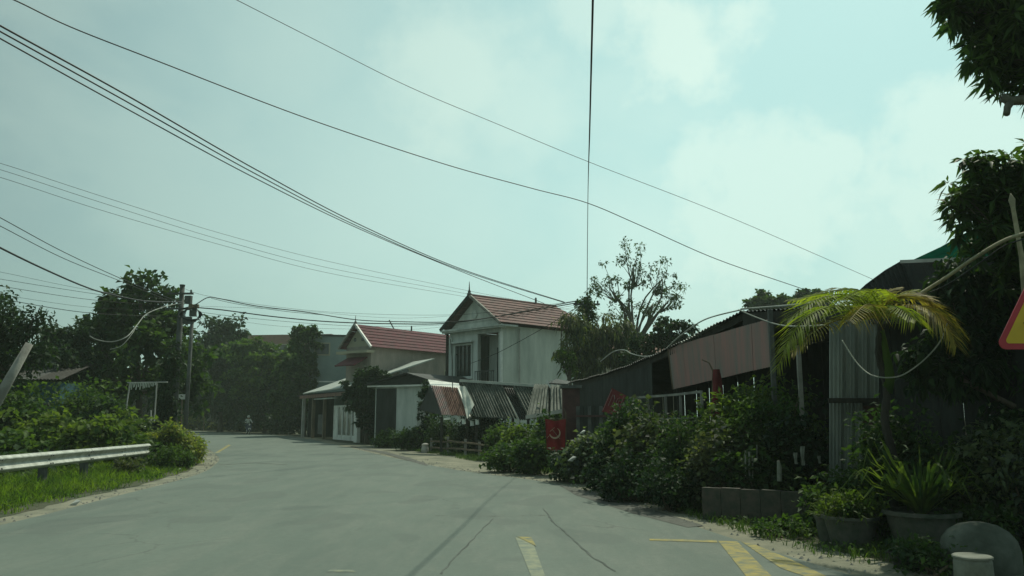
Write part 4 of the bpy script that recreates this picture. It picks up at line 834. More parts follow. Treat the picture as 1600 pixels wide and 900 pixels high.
# ------------------------------------------------------------------ long dark shed
E1, E2_ = P(1160, 485, 14.4), P(893, 597, 25.5)
sd = thing('shed', 'long dark open-fronted shed with a sagging tin roof at right of centre', 'shed', base(1050, 18))
back = Vector((3.2, 1.9, -.35)); NR = 12
for i in range(NR):
    t0, t1 = i/NR, (i+1)/NR+.01; a, b = E1.lerp(E2_, t0), E1.lerp(E2_, t1); j = Vector((0, 0, .018*(i % 2)))
    sg = Vector((0, 0, -.18*math.sin(math.pi*(t0+t1)/2)))
    a1, b1 = a+Vector((0, 0, -.18*math.sin(math.pi*t0))), b+Vector((0, 0, -.18*math.sin(math.pi*t1)))
    MB().corr(a1+j, b1+j, b1+back+j, a1+back+j, 8, .018, .008).build('roof_sheet', 'tin_dark' if i not in (1, 2) else 'tin', sd, world=True)
def edge(t, dz=0): return E1.lerp(E2_, t)+Vector((0, 0, -.18*math.sin(math.pi*t)+dz))
for i in range(4): MB().bar(edge(i/4, -.08)+Vector((.12, .05, 0)), edge((i+1)/4, -.08)+Vector((.12, .05, 0)), .07, .12).build('fascia', 'wood_dark', sd, world=True)
for t in (0.02, .30, .56, .80, .99):
    p = edge(t)+Vector((.2, .1, 0)); MB().bar((p.x, p.y, 0), (p.x, p.y, p.z-.05), .10).build('post', 'wood_dark', sd, world=True)
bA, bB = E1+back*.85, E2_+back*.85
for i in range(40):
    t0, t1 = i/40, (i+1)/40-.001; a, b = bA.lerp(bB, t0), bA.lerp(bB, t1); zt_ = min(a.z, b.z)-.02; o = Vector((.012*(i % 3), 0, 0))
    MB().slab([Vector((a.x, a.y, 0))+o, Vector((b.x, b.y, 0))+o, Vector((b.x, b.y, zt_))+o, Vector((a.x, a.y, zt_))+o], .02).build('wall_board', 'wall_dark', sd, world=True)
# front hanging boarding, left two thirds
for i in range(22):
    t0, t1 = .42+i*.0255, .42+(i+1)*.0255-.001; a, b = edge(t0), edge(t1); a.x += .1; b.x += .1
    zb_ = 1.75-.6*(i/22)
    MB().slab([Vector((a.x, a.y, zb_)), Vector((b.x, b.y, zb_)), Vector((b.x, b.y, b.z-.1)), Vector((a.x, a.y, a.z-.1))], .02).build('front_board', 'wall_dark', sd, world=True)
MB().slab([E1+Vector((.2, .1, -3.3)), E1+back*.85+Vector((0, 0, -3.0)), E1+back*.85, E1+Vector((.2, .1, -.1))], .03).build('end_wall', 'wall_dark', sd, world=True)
# pinkish corrugated panel hung under the eave
pn = thing('corrugated_panel', 'long pinkish-grey corrugated sheet panel hung under the shed eave', 'panel', base(1130, 15.5))
a, b, c, d_ = P(1210,496,13.2), P(1046,543,18), P(1054,608,18), P(1212,571,13.2)
for i in range(6):
    t0, t1 = i/6, (i+1)/6+.01; o = Vector((-.012*(i % 2), 0, 0)); MB().corr(a.lerp(b, t0)+o, a.lerp(b, t1)+o, d_.lerp(c, t1)+o, d_.lerp(c, t0)+o, 8, .018, .005).build('sheet', 'tin_pink', pn, world=True)
MB().bar(a+Vector((-.03, 0, 0)), d_+Vector((-.03, 0, 0)), .05).build('edge_batten', 'wood_dark', pn, world=True); MB().bar(b+Vector((-.03, 0, 0)), c+Vector((-.03, 0, 0)), .04).build('edge_batten', 'wood', pn, world=True)
# pipe railing
ra = thing('railing', 'greenish pipe railing frame standing above the hedge', 'railing', base(1040, 17.5))
RP = [(982,622,20),(1012,620,18.8),(1040,618,17.8),(1063,616,17),(1096,612,16)]
for p in RP: t = P(*p); MB().bar((t.x, t.y, 0), tuple(t), .05).build('post', 'concrete', ra, world=True)
for p, q in zip(RP, RP[1:]): MB().bar(P(*p), P(*q), .05).build('top_rail', 'concrete', ra, world=True)
for p, q in zip(RP, RP[1:]): MB().bar(P(*p)-Vector((0,0,.5)), P(*q)-Vector((0,0,.5)), .03).build('lower_rail', 'concrete', ra, world=True)
# gate pillar and gate of brown-red boards
gp = thing('gate_pillar', 'dark brown-red pillar with a flat cap left of the dark shed', 'pillar', base(892, 21.5)); zz = P(890, 607, 21.5).z
MB().box(-.22, -.22, 0, .22, .22, zz).build('shaft', 'gate_red', gp); MB().box(-.28, -.28, zz, .28, .28, zz+.08).build('cap', 'concrete_dark', gp)
gt = thing('gate', 'dark sheet gate between brown-red pillar and the shed boards', 'gate', base(925, 21))
for i in range(8):
    x0, x1 = 901+i*6, 906.6+i*6; a_, b_ = base(x0, 21.2-.1*i), base(x1, 21.2-.1*(i+1)); MB().slab([a_+Vector((0,0,.1)), b_+Vector((0,0,.1)), b_+Vector((0,0,1.75)), a_+Vector((0,0,1.75))], .02).build('board', 'wall_dark' if i % 3 else 'concrete_dark', gt, world=True)
for z_ in (.4, 1.5): MB().bar(base(900, 21.1)+Vector((0, 0, z_)), base(949, 20.3)+Vector((0, 0, z_)), .05).build('cross_rail', 'gate_red', gt, world=True)
# ------------------------------------------------------------------ flags and placard
def flag_cloth(root, c, w, h, m, amp=.03, tilt=0.0):
    mb = MB(); nu, nv = 14, 18
    for j in range(nv+1):
        for i in range(nu+1):
            u, v = i/nu-.5, -j/nv; mb.v.append((c.x+u*w*(1-.12*(-v))+tilt*v, c.y+amp*math.sin(u*9+v*2)+amp*.5*math.sin(v*6), c.z+v*h-.03*h*math.cos(u*6)))
    mb.f = [(j*(nu+1)+i, j*(nu+1)+i+1, (j+1)*(nu+1)+i+1, (j+1)*(nu+1)+i) for j in range(nv) for i in range(nu)]; return mb.build('cloth', m, root, world=True, smooth=True)
fl = thing('flag', 'red flag with pale hammer and sickle hanging left of the gate pillar', 'flag', base(868, 20.6)); fc = P(868, 656, 20.6)
flag_cloth(fl, fc, .52, .76, 'red_cloth', .035)
MB().tube([base(884, 20.75), P(884, 645, 20.75), P(881, 638, 20.75)], .014, 6).build('pole', 'wood', fl, world=True); MB().tube([P(851, 656, 20.66), P(885, 654, 20.75)], .012, 6).build('cross_stick', 'wood', fl, world=True)
yf = 20.6-.065; ec = P(866.5, 676, 20.6)
em = MB()
for a0, a1 in ((R(-165), R(60)),):      # sickle blade: crescent
    n = 14; vs = []
    for i in range(n+1):
        t = a0+(a1-a0)*i/n; wdt = .026*math.sin(math.pi*min(1, .12+i/n*.88))+.004
        vs += [(ec.x+math.cos(t)*(.125+wdt), yf, ec.z+math.sin(t)*(.125+wdt)), (ec.x+math.cos(t)*(.125-wdt*.4), yf, ec.z+math.sin(t)*(.125-wdt*.4))]
    em.add(vs, [(2*i, 2*i+1, 2*i+3, 2*i+2) for i in range(n)])
em.bar((ec.x-.13, yf, ec.z-.06), (ec.x-.20, yf, ec.z-.14), .04, .006)
em.bar((ec.x+.13, yf-.004, ec.z-.15), (ec.x-.06, yf-.004, ec.z+.08), .035, .006); em.bar((ec.x-.12, yf-.008, ec.z+.03), (ec.x+.0, yf-.008, ec.z+.13), .06, .006)
em.build('hammer_and_sickle', 'gold', fl, world=True)
pl = thing('placard', 'tilted faded red placard with pale stroke marks above the gate', 'placard', base(957, 19.6)); 
qa = quadP([(940,643,19.6),(956,606,19.6),(978,618,19.4),(966,650,19.4)]); MB().slab(qa, .03).build('board', 'red_faded', pl, world=True)
qn = (qa[1]-qa[0]).cross(qa[3]-qa[0]).normalized(); qn = qn if qn.y < 0 else -qn
def onq(u, v, o=.004): return qa[0].lerp(qa[1], v).lerp(qa[3].lerp(qa[2], v), u)+qn*(o+.03)
for u0, v0, u1, v1 in ((.07,.04,.07,.94),(.93,.04,.93,.94),(.26,.28,.26,.78),(.34,.78,.46,.66),(.46,.30,.46,.66),(.62,.34,.62,.70),(.62,.70,.72,.78),(.76,.34,.76,.72)): MB().bar(onq(u0, v0), onq(u1, v1), .022, .006).build('stroke', 'tin_pink', pl, world=True)
MB().bar(base(960, 19.7), P(960, 640, 19.62), .05).build('stake', 'wood', pl, world=True)
f3 = thing('flag', 'furled red flag hanging from a curved pole before the pink panel', 'flag', base(1113, 14.6))
MB().tube([base(1113, 14.7), P(1113, 640, 14.7), P(1114, 580, 14.7), P(1108, 567, 14.65), P(1097, 562, 14.6)], [.022, .02, .016, .012, .01], 7).build('pole', 'wood', f3, world=True)
mb = MB(); n = 12; L = 14
for j in range(L+1):
    c = P(1120, 577, 14.62).lerp(P(1121, 684, 14.62), j/L)
    for i in range(n): t = 6.283*i/n; r_ = (.035+.055*math.sin(math.pi*min(1, j/L*.8+.1)))*(1+.35*math.sin(3*t+j*.4)); mb.v.append((c.x+r_*math.cos(t), c.y+r_*.6*math.sin(t), c.z))
mb.f = [(j*n+i, j*n+(i+1) % n, (j+1)*n+(i+1) % n, (j+1)*n+i) for j in range(L) for i in range(n)]; mb.build('cloth', 'red_faded', f3, world=True, smooth=True)
# ------------------------------------------------------------------ right shed parts
s2 = thing('shed', 'second dark shed between the long shed and the grey tin wall', 'shed', base(1240, 13))
A0, A1 = P(1160,487,14.35), P(1420,472,10.9)
for i in range(5):
    t0, t1 = i/5, (i+1)/5+.01; MB().corr(A0.lerp(A1, t0), A0.lerp(A1, t1), A0.lerp(A1, t1)+Vector((2.6, 3.2, -.2)), A0.lerp(A1, t0)+Vector((2.6, 3.2, -.2)), 7, .018, .008).build('roof_sheet', 'tin_dark', s2, world=True)
for i in range(4): MB().bar(A0.lerp(A1, i/4)+Vector((.02, 0, -.16)), A0.lerp(A1, (i+1)/4)+Vector((.02, 0, -.16)), .05, .26).build('fascia', 'wood_dark', s2, world=True)
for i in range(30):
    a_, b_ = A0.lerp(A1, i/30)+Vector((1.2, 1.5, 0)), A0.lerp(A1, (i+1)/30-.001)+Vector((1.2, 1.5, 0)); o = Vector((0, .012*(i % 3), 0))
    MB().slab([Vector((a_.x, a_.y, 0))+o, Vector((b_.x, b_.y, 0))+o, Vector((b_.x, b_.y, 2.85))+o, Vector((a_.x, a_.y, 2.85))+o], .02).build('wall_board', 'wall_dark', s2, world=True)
t = P(1203, 484, 13.2); MB().bar((t.x, t.y, 0), tuple(t), .07).build('post', 'concrete_dark', s2, world=True)
t = P(1247, 540, 12.6); MB().bar((t.x, t.y, 0), tuple(t), .06).build('post', 'concrete', s2, world=True)
tw = thing('tin_wall', 'grey ribbed tin wall in two tiers behind the palm', 'wall', base(1335, 11.6))
for i in range(4):
    x0, x1 = 1296+i*19, 1296+(i+1)*19+1
    MB().corr(P(x0,622,11.6), P(x1,622,11.5), P(x1,500,11.5), P(x0,500,11.6), 3, .016, .004).build('sheet', 'tin', tw, world=True)
for i in range(3):
    x0, x1 = 1296+i*17, 1296+(i+1)*17+.5
    MB().corr(P(x0,760,11.68), P(x1,760,11.6), P(x1,630,11.6), P(x0,630,11.68), 3, .016, .004).build('sheet', 'tin', tw, world=True)
MB().bar(P(1294,626,11.55), P(1374,626,11.45), .05, .07).build('cross_rail', 'wood_dark', tw, world=True)
MB().slab([P(1347,760,11.65), P(1380,760,11.6), P(1380,634,11.6), P(1347,634,11.65)], .03).build('panel', 'gate_red', tw, world=True)
rh = thing('house', 'dark tin-roofed house with a green net at the right edge', 'house', base(1500, 12))
wa, wb = base(1372, 12.2), base(1800, 8.6)
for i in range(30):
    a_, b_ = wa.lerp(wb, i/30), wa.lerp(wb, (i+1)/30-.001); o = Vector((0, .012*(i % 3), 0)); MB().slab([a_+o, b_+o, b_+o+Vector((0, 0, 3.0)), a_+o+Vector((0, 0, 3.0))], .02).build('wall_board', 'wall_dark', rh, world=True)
RPf = [(1333,466,12.8),(1355,446,12.6),(1385,424,12.4),(1411,409,12.2),(1500,405,11.2),(1620,400,10)]
for k, (p, q) in enumerate(zip(RPf, RPf[1:])):
    a_, b_ = P(*p), P(*q); dn = Vector((.15, -.35, -1.15)); 
    MB().corr(a_, b_, Vector((b_.x, b_.y-.7, 2.55)), Vector((a_.x, a_.y-.7, 2.55)) if k else Vector((a_.x, a_.y-.2, a_.z-.15)), 4 if k < 4 else 9, .02, .01).build('roof_sheet', 'tin_dark', rh, world=True)
    MB().slab([a_, b_, b_+Vector((1.5, 3.5, -.9)), a_+Vector((1.5, 3.5, -.9))], .03).build('back_roof', 'tin_dark', rh, world=True)
MB().bar(P(1408,409,12.1), P(1502,405,11.1), .05).build('ridge_pipe', 'concrete_pale', rh, world=True)
mb = MB(); nq = [(1420,409,13),(1470,386,13),(1512,363,13),(1620,310,12.6),(1700,300,12)]
for (x, y, d_) in nq: mb.v += [tuple(P(x, y+1.5*math.sin(x), d_)), tuple(P(x+20, max(y+60, 430), d_-1.2))]
mb.f = [(2*i, 2*i+1, 2*i+3, 2*i+2) for i in range(len(nq)-1)]; o = mb.build('shade_net', 'net', rh, world=True)
sm = o.modifiers.new('thickness', 'SOLIDIFY'); sm.thickness = .01
# low plinth wall behind the weeds, bricks coursed
pw = thing('low_wall', 'low brown plastered wall between the hedge and the potted plants', 'wall', base(1190, 11.8))
wa, wb = gpt(1098, 812), gpt(1290, 826); wb2 = base(1560, 9.4)
u = (wb-wa).normalized(); nseg = 6
for i in range(nseg):
    a_, b_ = wa.lerp(wb, i/nseg), wa.lerp(wb, (i+1)/nseg-.004); w_ = MB(); n_ = Vector((-u.y, u.x, 0))*.14; h_ = .46+.008*(i % 2)
    w_.slab([a_, b_, b_+Vector((0, 0, h_)), a_+Vector((0, 0, h_))], -.14).build('wall_block', 'brick', pw, world=True)
w2 = thing('wall', 'dark rough wall behind the potted plants at right', 'wall', base(1450, 10.6))
a0, b0 = base(1385, 10.9), base(1760, 9.0)
for r_ in range(7):
    for i in range(13):
        t0, t1 = (i+.5*(r_ % 2))/13.5, (i+.94+.5*(r_ % 2))/13.5; a_, b_ = a0.lerp(b0, t0), a0.lerp(b0, t1); z_ = r_*.15; o = Vector((0, random.uniform(0, .012), 0))
        MB().slab([a_+o+Vector((0,0,z_)), b_+o+Vector((0,0,z_)), b_+o+Vector((0,0,z_+.138)), a_+o+Vector((0,0,z_+.138))], -.12).build('block', 'brick', w2, world=True)
# white stakes and hanging cloths
for px, y0, y1, Y, w_ in ((1165,704,730,12.2,.03),(1171,706,732,12.2,.04),(1176,712,735,12.2,.03),(1183,695,722,12.3,.02)):
    o = MB().bar(P(px, y1+14, Y), P(px-.5, y0, Y), w_*.6).build('stake', 'concrete'); tag(o, {1165: 'leftmost of the thin pale stakes in the hedge above the low brown wall', 1171: 'second thin pale stake from the left above the low brown wall', 1176: 'lowest-topped thin pale stake above the low brown wall', 1183: 'rightmost and tallest thin stake above the low brown wall'}[px], 'stake', 'thin pale stakes in the hedge')
o = MB().tube([P(1218,752,11.6), P(1218,732,11.6), P(1216,720,11.6)], [.035, .035, .02], 8).build('stake', 'plastic'); tag(o, 'thick white-capped stake standing over the low brown wall', 'stake')
for px, py, w_, h_, lab in ((1243, 716, 6, 18, 'narrow pale cloth hanging left in the dark by the tin wall'), (1254, 712, 7, 30, 'longer pale cloth hanging right in the dark by the tin wall'), (1280, 718, 5, 12, 'small grey cloth hanging below the tin wall')):
    o = cloth([(px-w_/2, py-h_/2, 11.9), (px+w_/2, py-h_/2, 11.9), (px+w_/2, py+h_/2, 11.85), (px-w_/3, py+h_/2, 11.85)], 6, 8, .012).build('hanging_cloth', 'plastic', smooth=True); tag(o, lab, 'cloth', 'cloths hanging by the tin wall')
for px, py, Y, s_, lab in ((893,717,18,.09,'bright white scrap of plastic in the dark bush at the gate'), (910,675,19,.07,'pale scrap stuck in the bush by the gate'), (1100,768,12.6,.09,'pale scrap of plastic at the road edge left of the low wall'), (926,697,18.3,.05,'tiny white scrap right of the bright scrap'), (114,790,14,.10,'pale litter on the grass edge below the guardrail'), (278,735,22.5,.08,'pale litter under the croton bush')):
    c = P(px, py, Y) if py < 760 else gpt(px, py)+Vector((0, 0, .03)); mb = MB(); mb.add([(c.x-s_, c.y, c.z-s_*.5), (c.x+s_*.2, c.y-.02, c.z-s_*.6), (c.x+s_*1.3, c.y, c.z+s_*.5), (c.x+s_*.4, c.y+.03, c.z+s_*.7), (c.x, c.y-.04, c.z+.01)], [(0,1,4),(1,2,4),(2,3,4),(3,0,4)]); tag(mb.build('litter', 'litter'), lab, 'litter', 'white litter along the road')
# ------------------------------------------------------------------ slack pale cables at right
wire('pale sagging cable between the sheds below the brown drooping tree', [(938,565,24),(958,550,23),(975,547,22),(988,553,21),(1010,557,20),(1035,549,18.5),(1060,527,17),(1100,500,15.5),(1158,484,14.3)], .014, m='cable_pale', nm='cable', cat='cable', group='slack cables on the right roofs')
wire('pale cable running from the shed ridge down towards the palm', [(1154,484,14.2),(1185,497,13.6),(1215,507,12.8),(1245,510,12),(1290,508,11)], .012, m='cable_pale', nm='cable', cat='cable', group='slack cables on the right roofs')
wire('pale straight pipe-like cable along the second shed ridge', [(1158,483,14.3),(1235,477,13.2),(1290,470,12.4)], .018, m='cable_pale', nm='cable', cat='cable', group='slack cables on the right roofs')
wire('pale cable loop hanging in front of the grey tin wall', [(1316,532,10.2),(1335,562,10),(1352,580,9.8),(1368,588,9.6),(1390,590,9.4),(1410,586,9.3),(1435,570,9.2),(1458,548,9.1),(1472,528,9.0),(1480,505,9.0)], .008, m='cable_pale', nm='cable', cat='cable', group='slack cables on the right roofs')
wire('thick brownish cable slanting up from the palm to the right edge', [(1440,458,9.5),(1475,436,9.2),(1520,405,8.8),(1565,378,8.4),(1605,364,8.0),(1700,340,7.4)], .022, m='bamboo', nm='cable', cat='cable', group='slack cables on the right roofs')
wire('thin dark wire twisted beside the thick brownish cable', [(1440,462,9.5),(1480,445,9.2),(1525,415,8.8),(1568,385,8.4),(1605,372,8.0),(1700,345,7.4)], .008, nm='cable', cat='cable', group='slack cables on the right roofs')
sp = thing('stake', 'pale pointed stake rising in front of the lower mango crown', 'stake', base(1592, 8.4)); MB().tube([base(1612, 8.4), P(1596, 400, 8.4), P(1583, 325, 8.4), P(1581, 312, 8.4), P(1579, 302, 8.4)], [.04, .026, .022, .034, .004], 8).build('shaft', 'bamboo', sp, world=True, smooth=True)
# ------------------------------------------------------------------ palm
pm = thing('palm', 'yellow-green palm with arching fronds in front of the tin wall', 'palm tree', base(1390, 9.6)); pb_ = base(1390, 9.6); pc = P(1372, 500, 9.6)
mb = MB(); K = 34; pts = [pb_.lerp(pc, i/K)+Vector((.03*math.sin(i*.6), 0, 0)) for i in range(K+1)]
mb.tube(pts, [.050-.014*i/K+(.008 if i % 2 else 0) for i in range(K+1)], 10); mb.build('trunk', 'wood_dark', pm, world=True, smooth=True)
MB().tube([P(1388,615,9.6), P(1388,590,9.6), P(1384,560,9.6), P(1376,515,9.6)], [.05, .075, .06, .04], 10).build('crownshaft', 'leaf_mid', pm, world=True, smooth=True)
def frond(pts, ll, n, m, hang=.55, spread=1.0, w=.016):
    W = catmull([P(*p) for p in pts], 8); W = [np.array(v) for v in W]; T = np.linspace(0, 1, len(W)); WA = np.array(W)
    mb = MB(); mb.tube([Vector(v) for v in W], [.013*(1-.75*t) for t in T], 5)
    for k in range(n):
        t = .10+.90*k/(n-1); c = np.array([np.interp(t, T, WA[:, i]) for i in range(3)]); t2 = min(1, t+.03); c2 = np.array([np.interp(t2, T, WA[:, i]) for i in range(3)]); t3 = max(0, t-.03); c3 = np.array([np.interp(t3, T, WA[:, i]) for i in range(3)])
        ax = Vector(c2-c3).normalized(); sd_ = ax.cross(Vector((0, 0, 1))).normalized(); up = sd_.cross(ax)
        L_ = ll*(math.sin(math.pi*(.12+.80*t))**.7)*random.uniform(.85, 1.1)
        for s_ in (-1, 1):
            d_ = (ax*(.55+.5*t)+sd_*s_*spread+up*random.uniform(.0, .25)).normalized(); wv = ax*w*random.uniform(.8, 1.2); a0 = Vector(c)
            p1 = a0+d_*L_*.5+Vector((0, 0, -hang*.22*L_)); p2 = a0+d_*L_*.95+Vector((0, 0, -hang*L_*random.uniform(.8, 1.2)))
            b = len(mb.v); mb.v += [tuple(a0-wv*.4), tuple(a0+wv*.4), tuple(p1+wv), tuple(p1-wv+Vector((0, 0, -.006))), tuple(p2)]; mb.f += [(b, b+1, b+2, b+3), (b+3, b+2, b+4)]
    return mb.build('frond', m, pm, world=True)
frond([(1372,500,9.6),(1340,470,9.4),(1300,466,9.2),(1262,492,9.0),(1235,530,8.9),(1215,575,8.85)], .42, 44, 'leaf_palm', .25)
frond([(1372,500,9.6),(1350,490,9.3),(1310,500,9.0),(1270,520,8.8),(1238,550,8.7)], .40, 40, 'leaf_palm_dry', .2)
frond([(1372,500,9.6),(1355,462,9.7),(1320,452,9.9),(1280,460,10.2),(1238,468,10.4)], .36, 38, 'leaf_palm', .3)
frond([(1372,500,9.6),(1370,462,9.5),(1352,452,9.2),(1325,462,8.8),(1305,480,8.5)], .42, 36, 'leaf_palm', .6)
frond([(1372,500,9.6),(1392,468,9.7),(1425,462,9.7),(1455,478,9.6),(1478,502,9.5),(1494,540,9.4)], .42, 42, 'leaf_palm_dry', .35)
frond([(1372,500,9.6),(1385,470,9.9),(1405,460,10.3),(1430,452,10.8)], .34, 26, 'leaf_palm', .4)
frond([(1372,500,9.6),(1380,480,9.2),(1402,480,8.8),(1430,500,8.5)], .38, 30, 'leaf_palm', .6)
frond([(1372,500,9.6),(1350,468,9.5),(1310,460,9.3),(1268,472,9.1),(1232,500,9.0)], .46, 44, 'leaf_palm', .15)
frond([(1372,500,9.6),(1392,468,9.5),(1430,464,9.4),(1470,482,9.3),(1505,520,9.2)], .40, 42, 'leaf_palm_dry', .15)
frond([(1374,500,9.6),(1410,490,9.9),(1450,490,10.1),(1490,500,10.2),(1515,520,10.3)], .36, 36, 'leaf_dark', .4)
frond([(1372,500,9.6),(1345,485,9.1),(1300,478,8.7),(1255,500,8.5),(1225,545,8.4)], .44, 44, 'leaf_palm', .3)
frond([(1372,500,9.6),(1365,478,9.0),(1350,478,8.6),(1328,500,8.2)], .40, 30, 'leaf_palm_dry', .7)
frond([(1372,500,9.6),(1400,480,9.4),(1440,478,9.1),(1470,500,8.9),(1490,530,8.8)], .46, 40, 'leaf_palm_dry', .4)
frond([(1372,500,9.6),(1378,470,9.6),(1388,455,9.7),(1400,450,9.8)], .22, 16, 'leaf_palm_dry', .2)
# ------------------------------------------------------------------ mango trees at right
def mango(label, px, Y, blobs, per_m2, ls, seed_group, tr=.16, fork=.45):
    return tree('mango_tree', label, px, Y, blobs, m='leaf_mango', per_m2=per_m2*1.35, per=15, ls=ls*.92, lw=.14, tr=tr, fork=fork, group=seed_group, shell=.15, holes=.18, droop=.3, zb=-.12, whorl=True, nlimb=160)
mango('mango tree with long drooping leaves cut by the top right corner', 1900, 8.6, [(1640,50,120,75),(1600,10,100,60),(1525,10,58,40),(1562,78,60,46),(1700,60,120,130),(1590,110,50,34),(1490,5,30,30)], 75, .21, 'mango trees at the right edge', tr=.07, fork=.97)
mango('lower mango crown hanging over the green net at right', 1880, 9.6, [(1600,300,95,72),(1555,285,58,48),(1500,320,32,30),(1520,258,18,24),(1560,370,60,44),(1680,330,120,110),(1600,420,70,50)], 70, .21, 'mango trees at the right edge', tr=.07)
tree('tree', 'dark dense foliage mass behind the warning sign', 1700, 10.2, [(1560,470,60,70),(1620,520,60,90),(1500,440,40,40),(1530,560,56,70),(1480,500,30,50),(1600,640,60,60),(1460,570,36,50)], m='leaf_deep', per_m2=46, per=36, ls=.13, lw=.26, tr=.1, group='mango trees at the right edge', shell=.2, droop=.5, zb=-.4)
stb = thing('branch_stub', 'sawn-off pale branch stub poking in at the right edge', 'branch', P(1640, 165, 8.5))
MB().tube([P(1760,200,8.6), P(1640,152,8.5), P(1600,156,8.5), P(1578,158,8.5), P(1566,152,8.5)], [.10, .075, .055, .05, .052], 10).build('branch', 'bark_pale', stb, world=True, smooth=True); MB().tube([P(1580,158,8.5), P(1574,168,8.45), P(1573,178,8.4)], [.045, .038, .034], 9).build('broken_end', 'bark_pale', stb, world=True, smooth=True)
MB().tube([P(1566,154,8.5), P(1560,148,8.5), P(1557,143,8.5)], [.008, .005, .003], 5).build('twig', 'bark', stb, world=True)
# ------------------------------------------------------------------ warning sign
SY = 8.0; sg = thing('warning_sign', 'yellow triangular warning sign with red border at the right edge', 'road sign', base(1625, SY+.06))
def tri(px, pyb, side, k, y, th):
    cx = P(px, pyb, y).x; zb_ = P(px, pyb, y).z; h_ = side*.866; cz = zb_+h_/3; mb = MB(); vs = []
    rr = .07*side*k if k > .9 else .03*side
    for a0, (ux, uz) in zip((90, 210, 330), ((0, 1), (-.866, -.5), (.866, -.5))):
        R0 = side*k/math.sqrt(3); c = (cx+ux*(R0-2*rr), cz+uz*(R0-2*rr))
        for t in np.linspace(a0-60, a0+60, 7): vs.append((c[0]+rr*math.cos(R(t)), c[1]+rr*math.sin(R(t))))
    n = len(vs); V = [(x, y, z) for x, z in vs]+[(x, y-th, z) for x, z in vs]
    mb.add(V, [tuple(range(n)), tuple(range(n, 2*n))[::-1]]+[(i, i+n, (i+1) % n+n, (i+1) % n) for i in range(n)]); return mb, cx, cz
m_, cx, cz = tri(1628, 546, .95, 1.0, SY, .012); m_.build('border', 'sign_red', sg, world=True)
m_, _, _ = tri(1628, 546, .95, .78, SY-.012, .004); m_.build('face', 'sign_yellow', sg, world=True)
MB().bar((cx+.02, SY-.02, cz-.13), (cx+.02, SY-.02, cz+.15), .06, .008).bar((cx+.02, SY-.02, cz-.01), (cx-.17, SY-.02, cz-.01), .05, .008).build('pictogram', 'black', sg, world=True)
MB().tube([(cx, SY+.05, 0), (cx, SY+.05, cz+.4)], .04, 10).build('post', 'galv', sg, world=True)
# ------------------------------------------------------------------ potted plants bottom right
def pot(root, c, r, h, m, rim=True):
    c = Vector(c); MB().lathe(c, [(r*.72, 0), (r*.80, h*.3), (r*.93, h*.75), (r*.97, h*.9), (r*1.07, h*.91), (r*1.07, h), (r*.95, h), (r*.92, h*.9), (.001, h*.88)], 26).build('pot', m, root, world=True, smooth=False)
def strap_leaves(root, c, n, L, w, m, lift=.6, name='leaf_rosette', spread=1.0):
    mb = MB()
    for i in range(n):
        a_ = random.uniform(0, 6.283); el = random.uniform(lift*.5, 1.35); l_ = L*random.uniform(.55, 1.15); d_ = Vector((math.cos(a_)*math.cos(el)*spread, math.sin(a_)*math.cos(el)*spread, math.sin(el)))
        s_ = d_.cross(Vector((0, 0, 1))).normalized(); p0 = Vector(c)+Vector((math.cos(a_), math.sin(a_), 0))*random.uniform(0, .06); b = len(mb.v); K = 6
        for k in range(K+1):
            t = k/K; p = p0+d_*l_*t+Vector((0, 0, -1))*l_*(t**2.2)*random.uniform(.2, .6); ww = w*(math.sin(math.pi*(.18+.82*t))**.8)+.001; mb.v += [tuple(p-s_*ww+Vector((0, 0, ww*.4))), tuple(p), tuple(p+s_*ww+Vector((0, 0, ww*.4)))]
        for k in range(K): mb.f += [(b+3*k, b+3*k+1, b+3*k+4, b+3*k+3), (b+3*k+1, b+3*k+2, b+3*k+5, b+3*k+4)]
    return mb.build(name, m, root, world=True)
GP = 'potted plants at the right road side'
def potted(label, px, Y, z, r, h, potm, n, L, w, leafm_, bushy=None, lift=.6):
    b = base(px, Y); b.z = z; root = thing('potted_plant', label, 'potted plant', b, group=GP); pot(root, b, r, h, potm)
    top = b+Vector((0, 0, h*.9)); strap_leaves(root, top, n, L, w, leafm_, lift=lift)
    if bushy:
        cl_ = clump_points([((top.x, top.y, top.z+bushy*.5), (r*1.25, r*1.1, bushy*.5))], 300, .3, .05); foliage('foliage', root, leafm_, cl_, .06, 12, .07, .25, .2, .4)
    return root
potted('left bushy grass-like plant in a wide grey tub', 1318, 9.6, 0, .30, .36, 'pot', 130, .50, .010, 'leaf_lime', .30)
potted('spiky strap-leaved plant in a large dark tub in the middle', 1428, 9.2, 0, .38, .46, 'pot', 110, 1.15, .026, 'leaf_lime', lift=1.5)
potted('small ferny plant in a low tub right of the big tub', 1405, 8.3, 0, .20, .16, 'pot_black', 70, .30, .010, 'leaf_dark', .14)
potted('narrow dark pot with a thin grass tuft at the left of the tubs', 1284, 9.9, 0, .15, .32, 'pot', 60, .42, .008, 'leaf_lime')
shrub('shrub', 'silvery-leaved shrub at the right edge behind the pots', 1598, 9.6, 1.25, 1.5, 'leaf_grey', per_m2=70, per=22, ls=.13, lw=.22, group='shrubs by the pots')
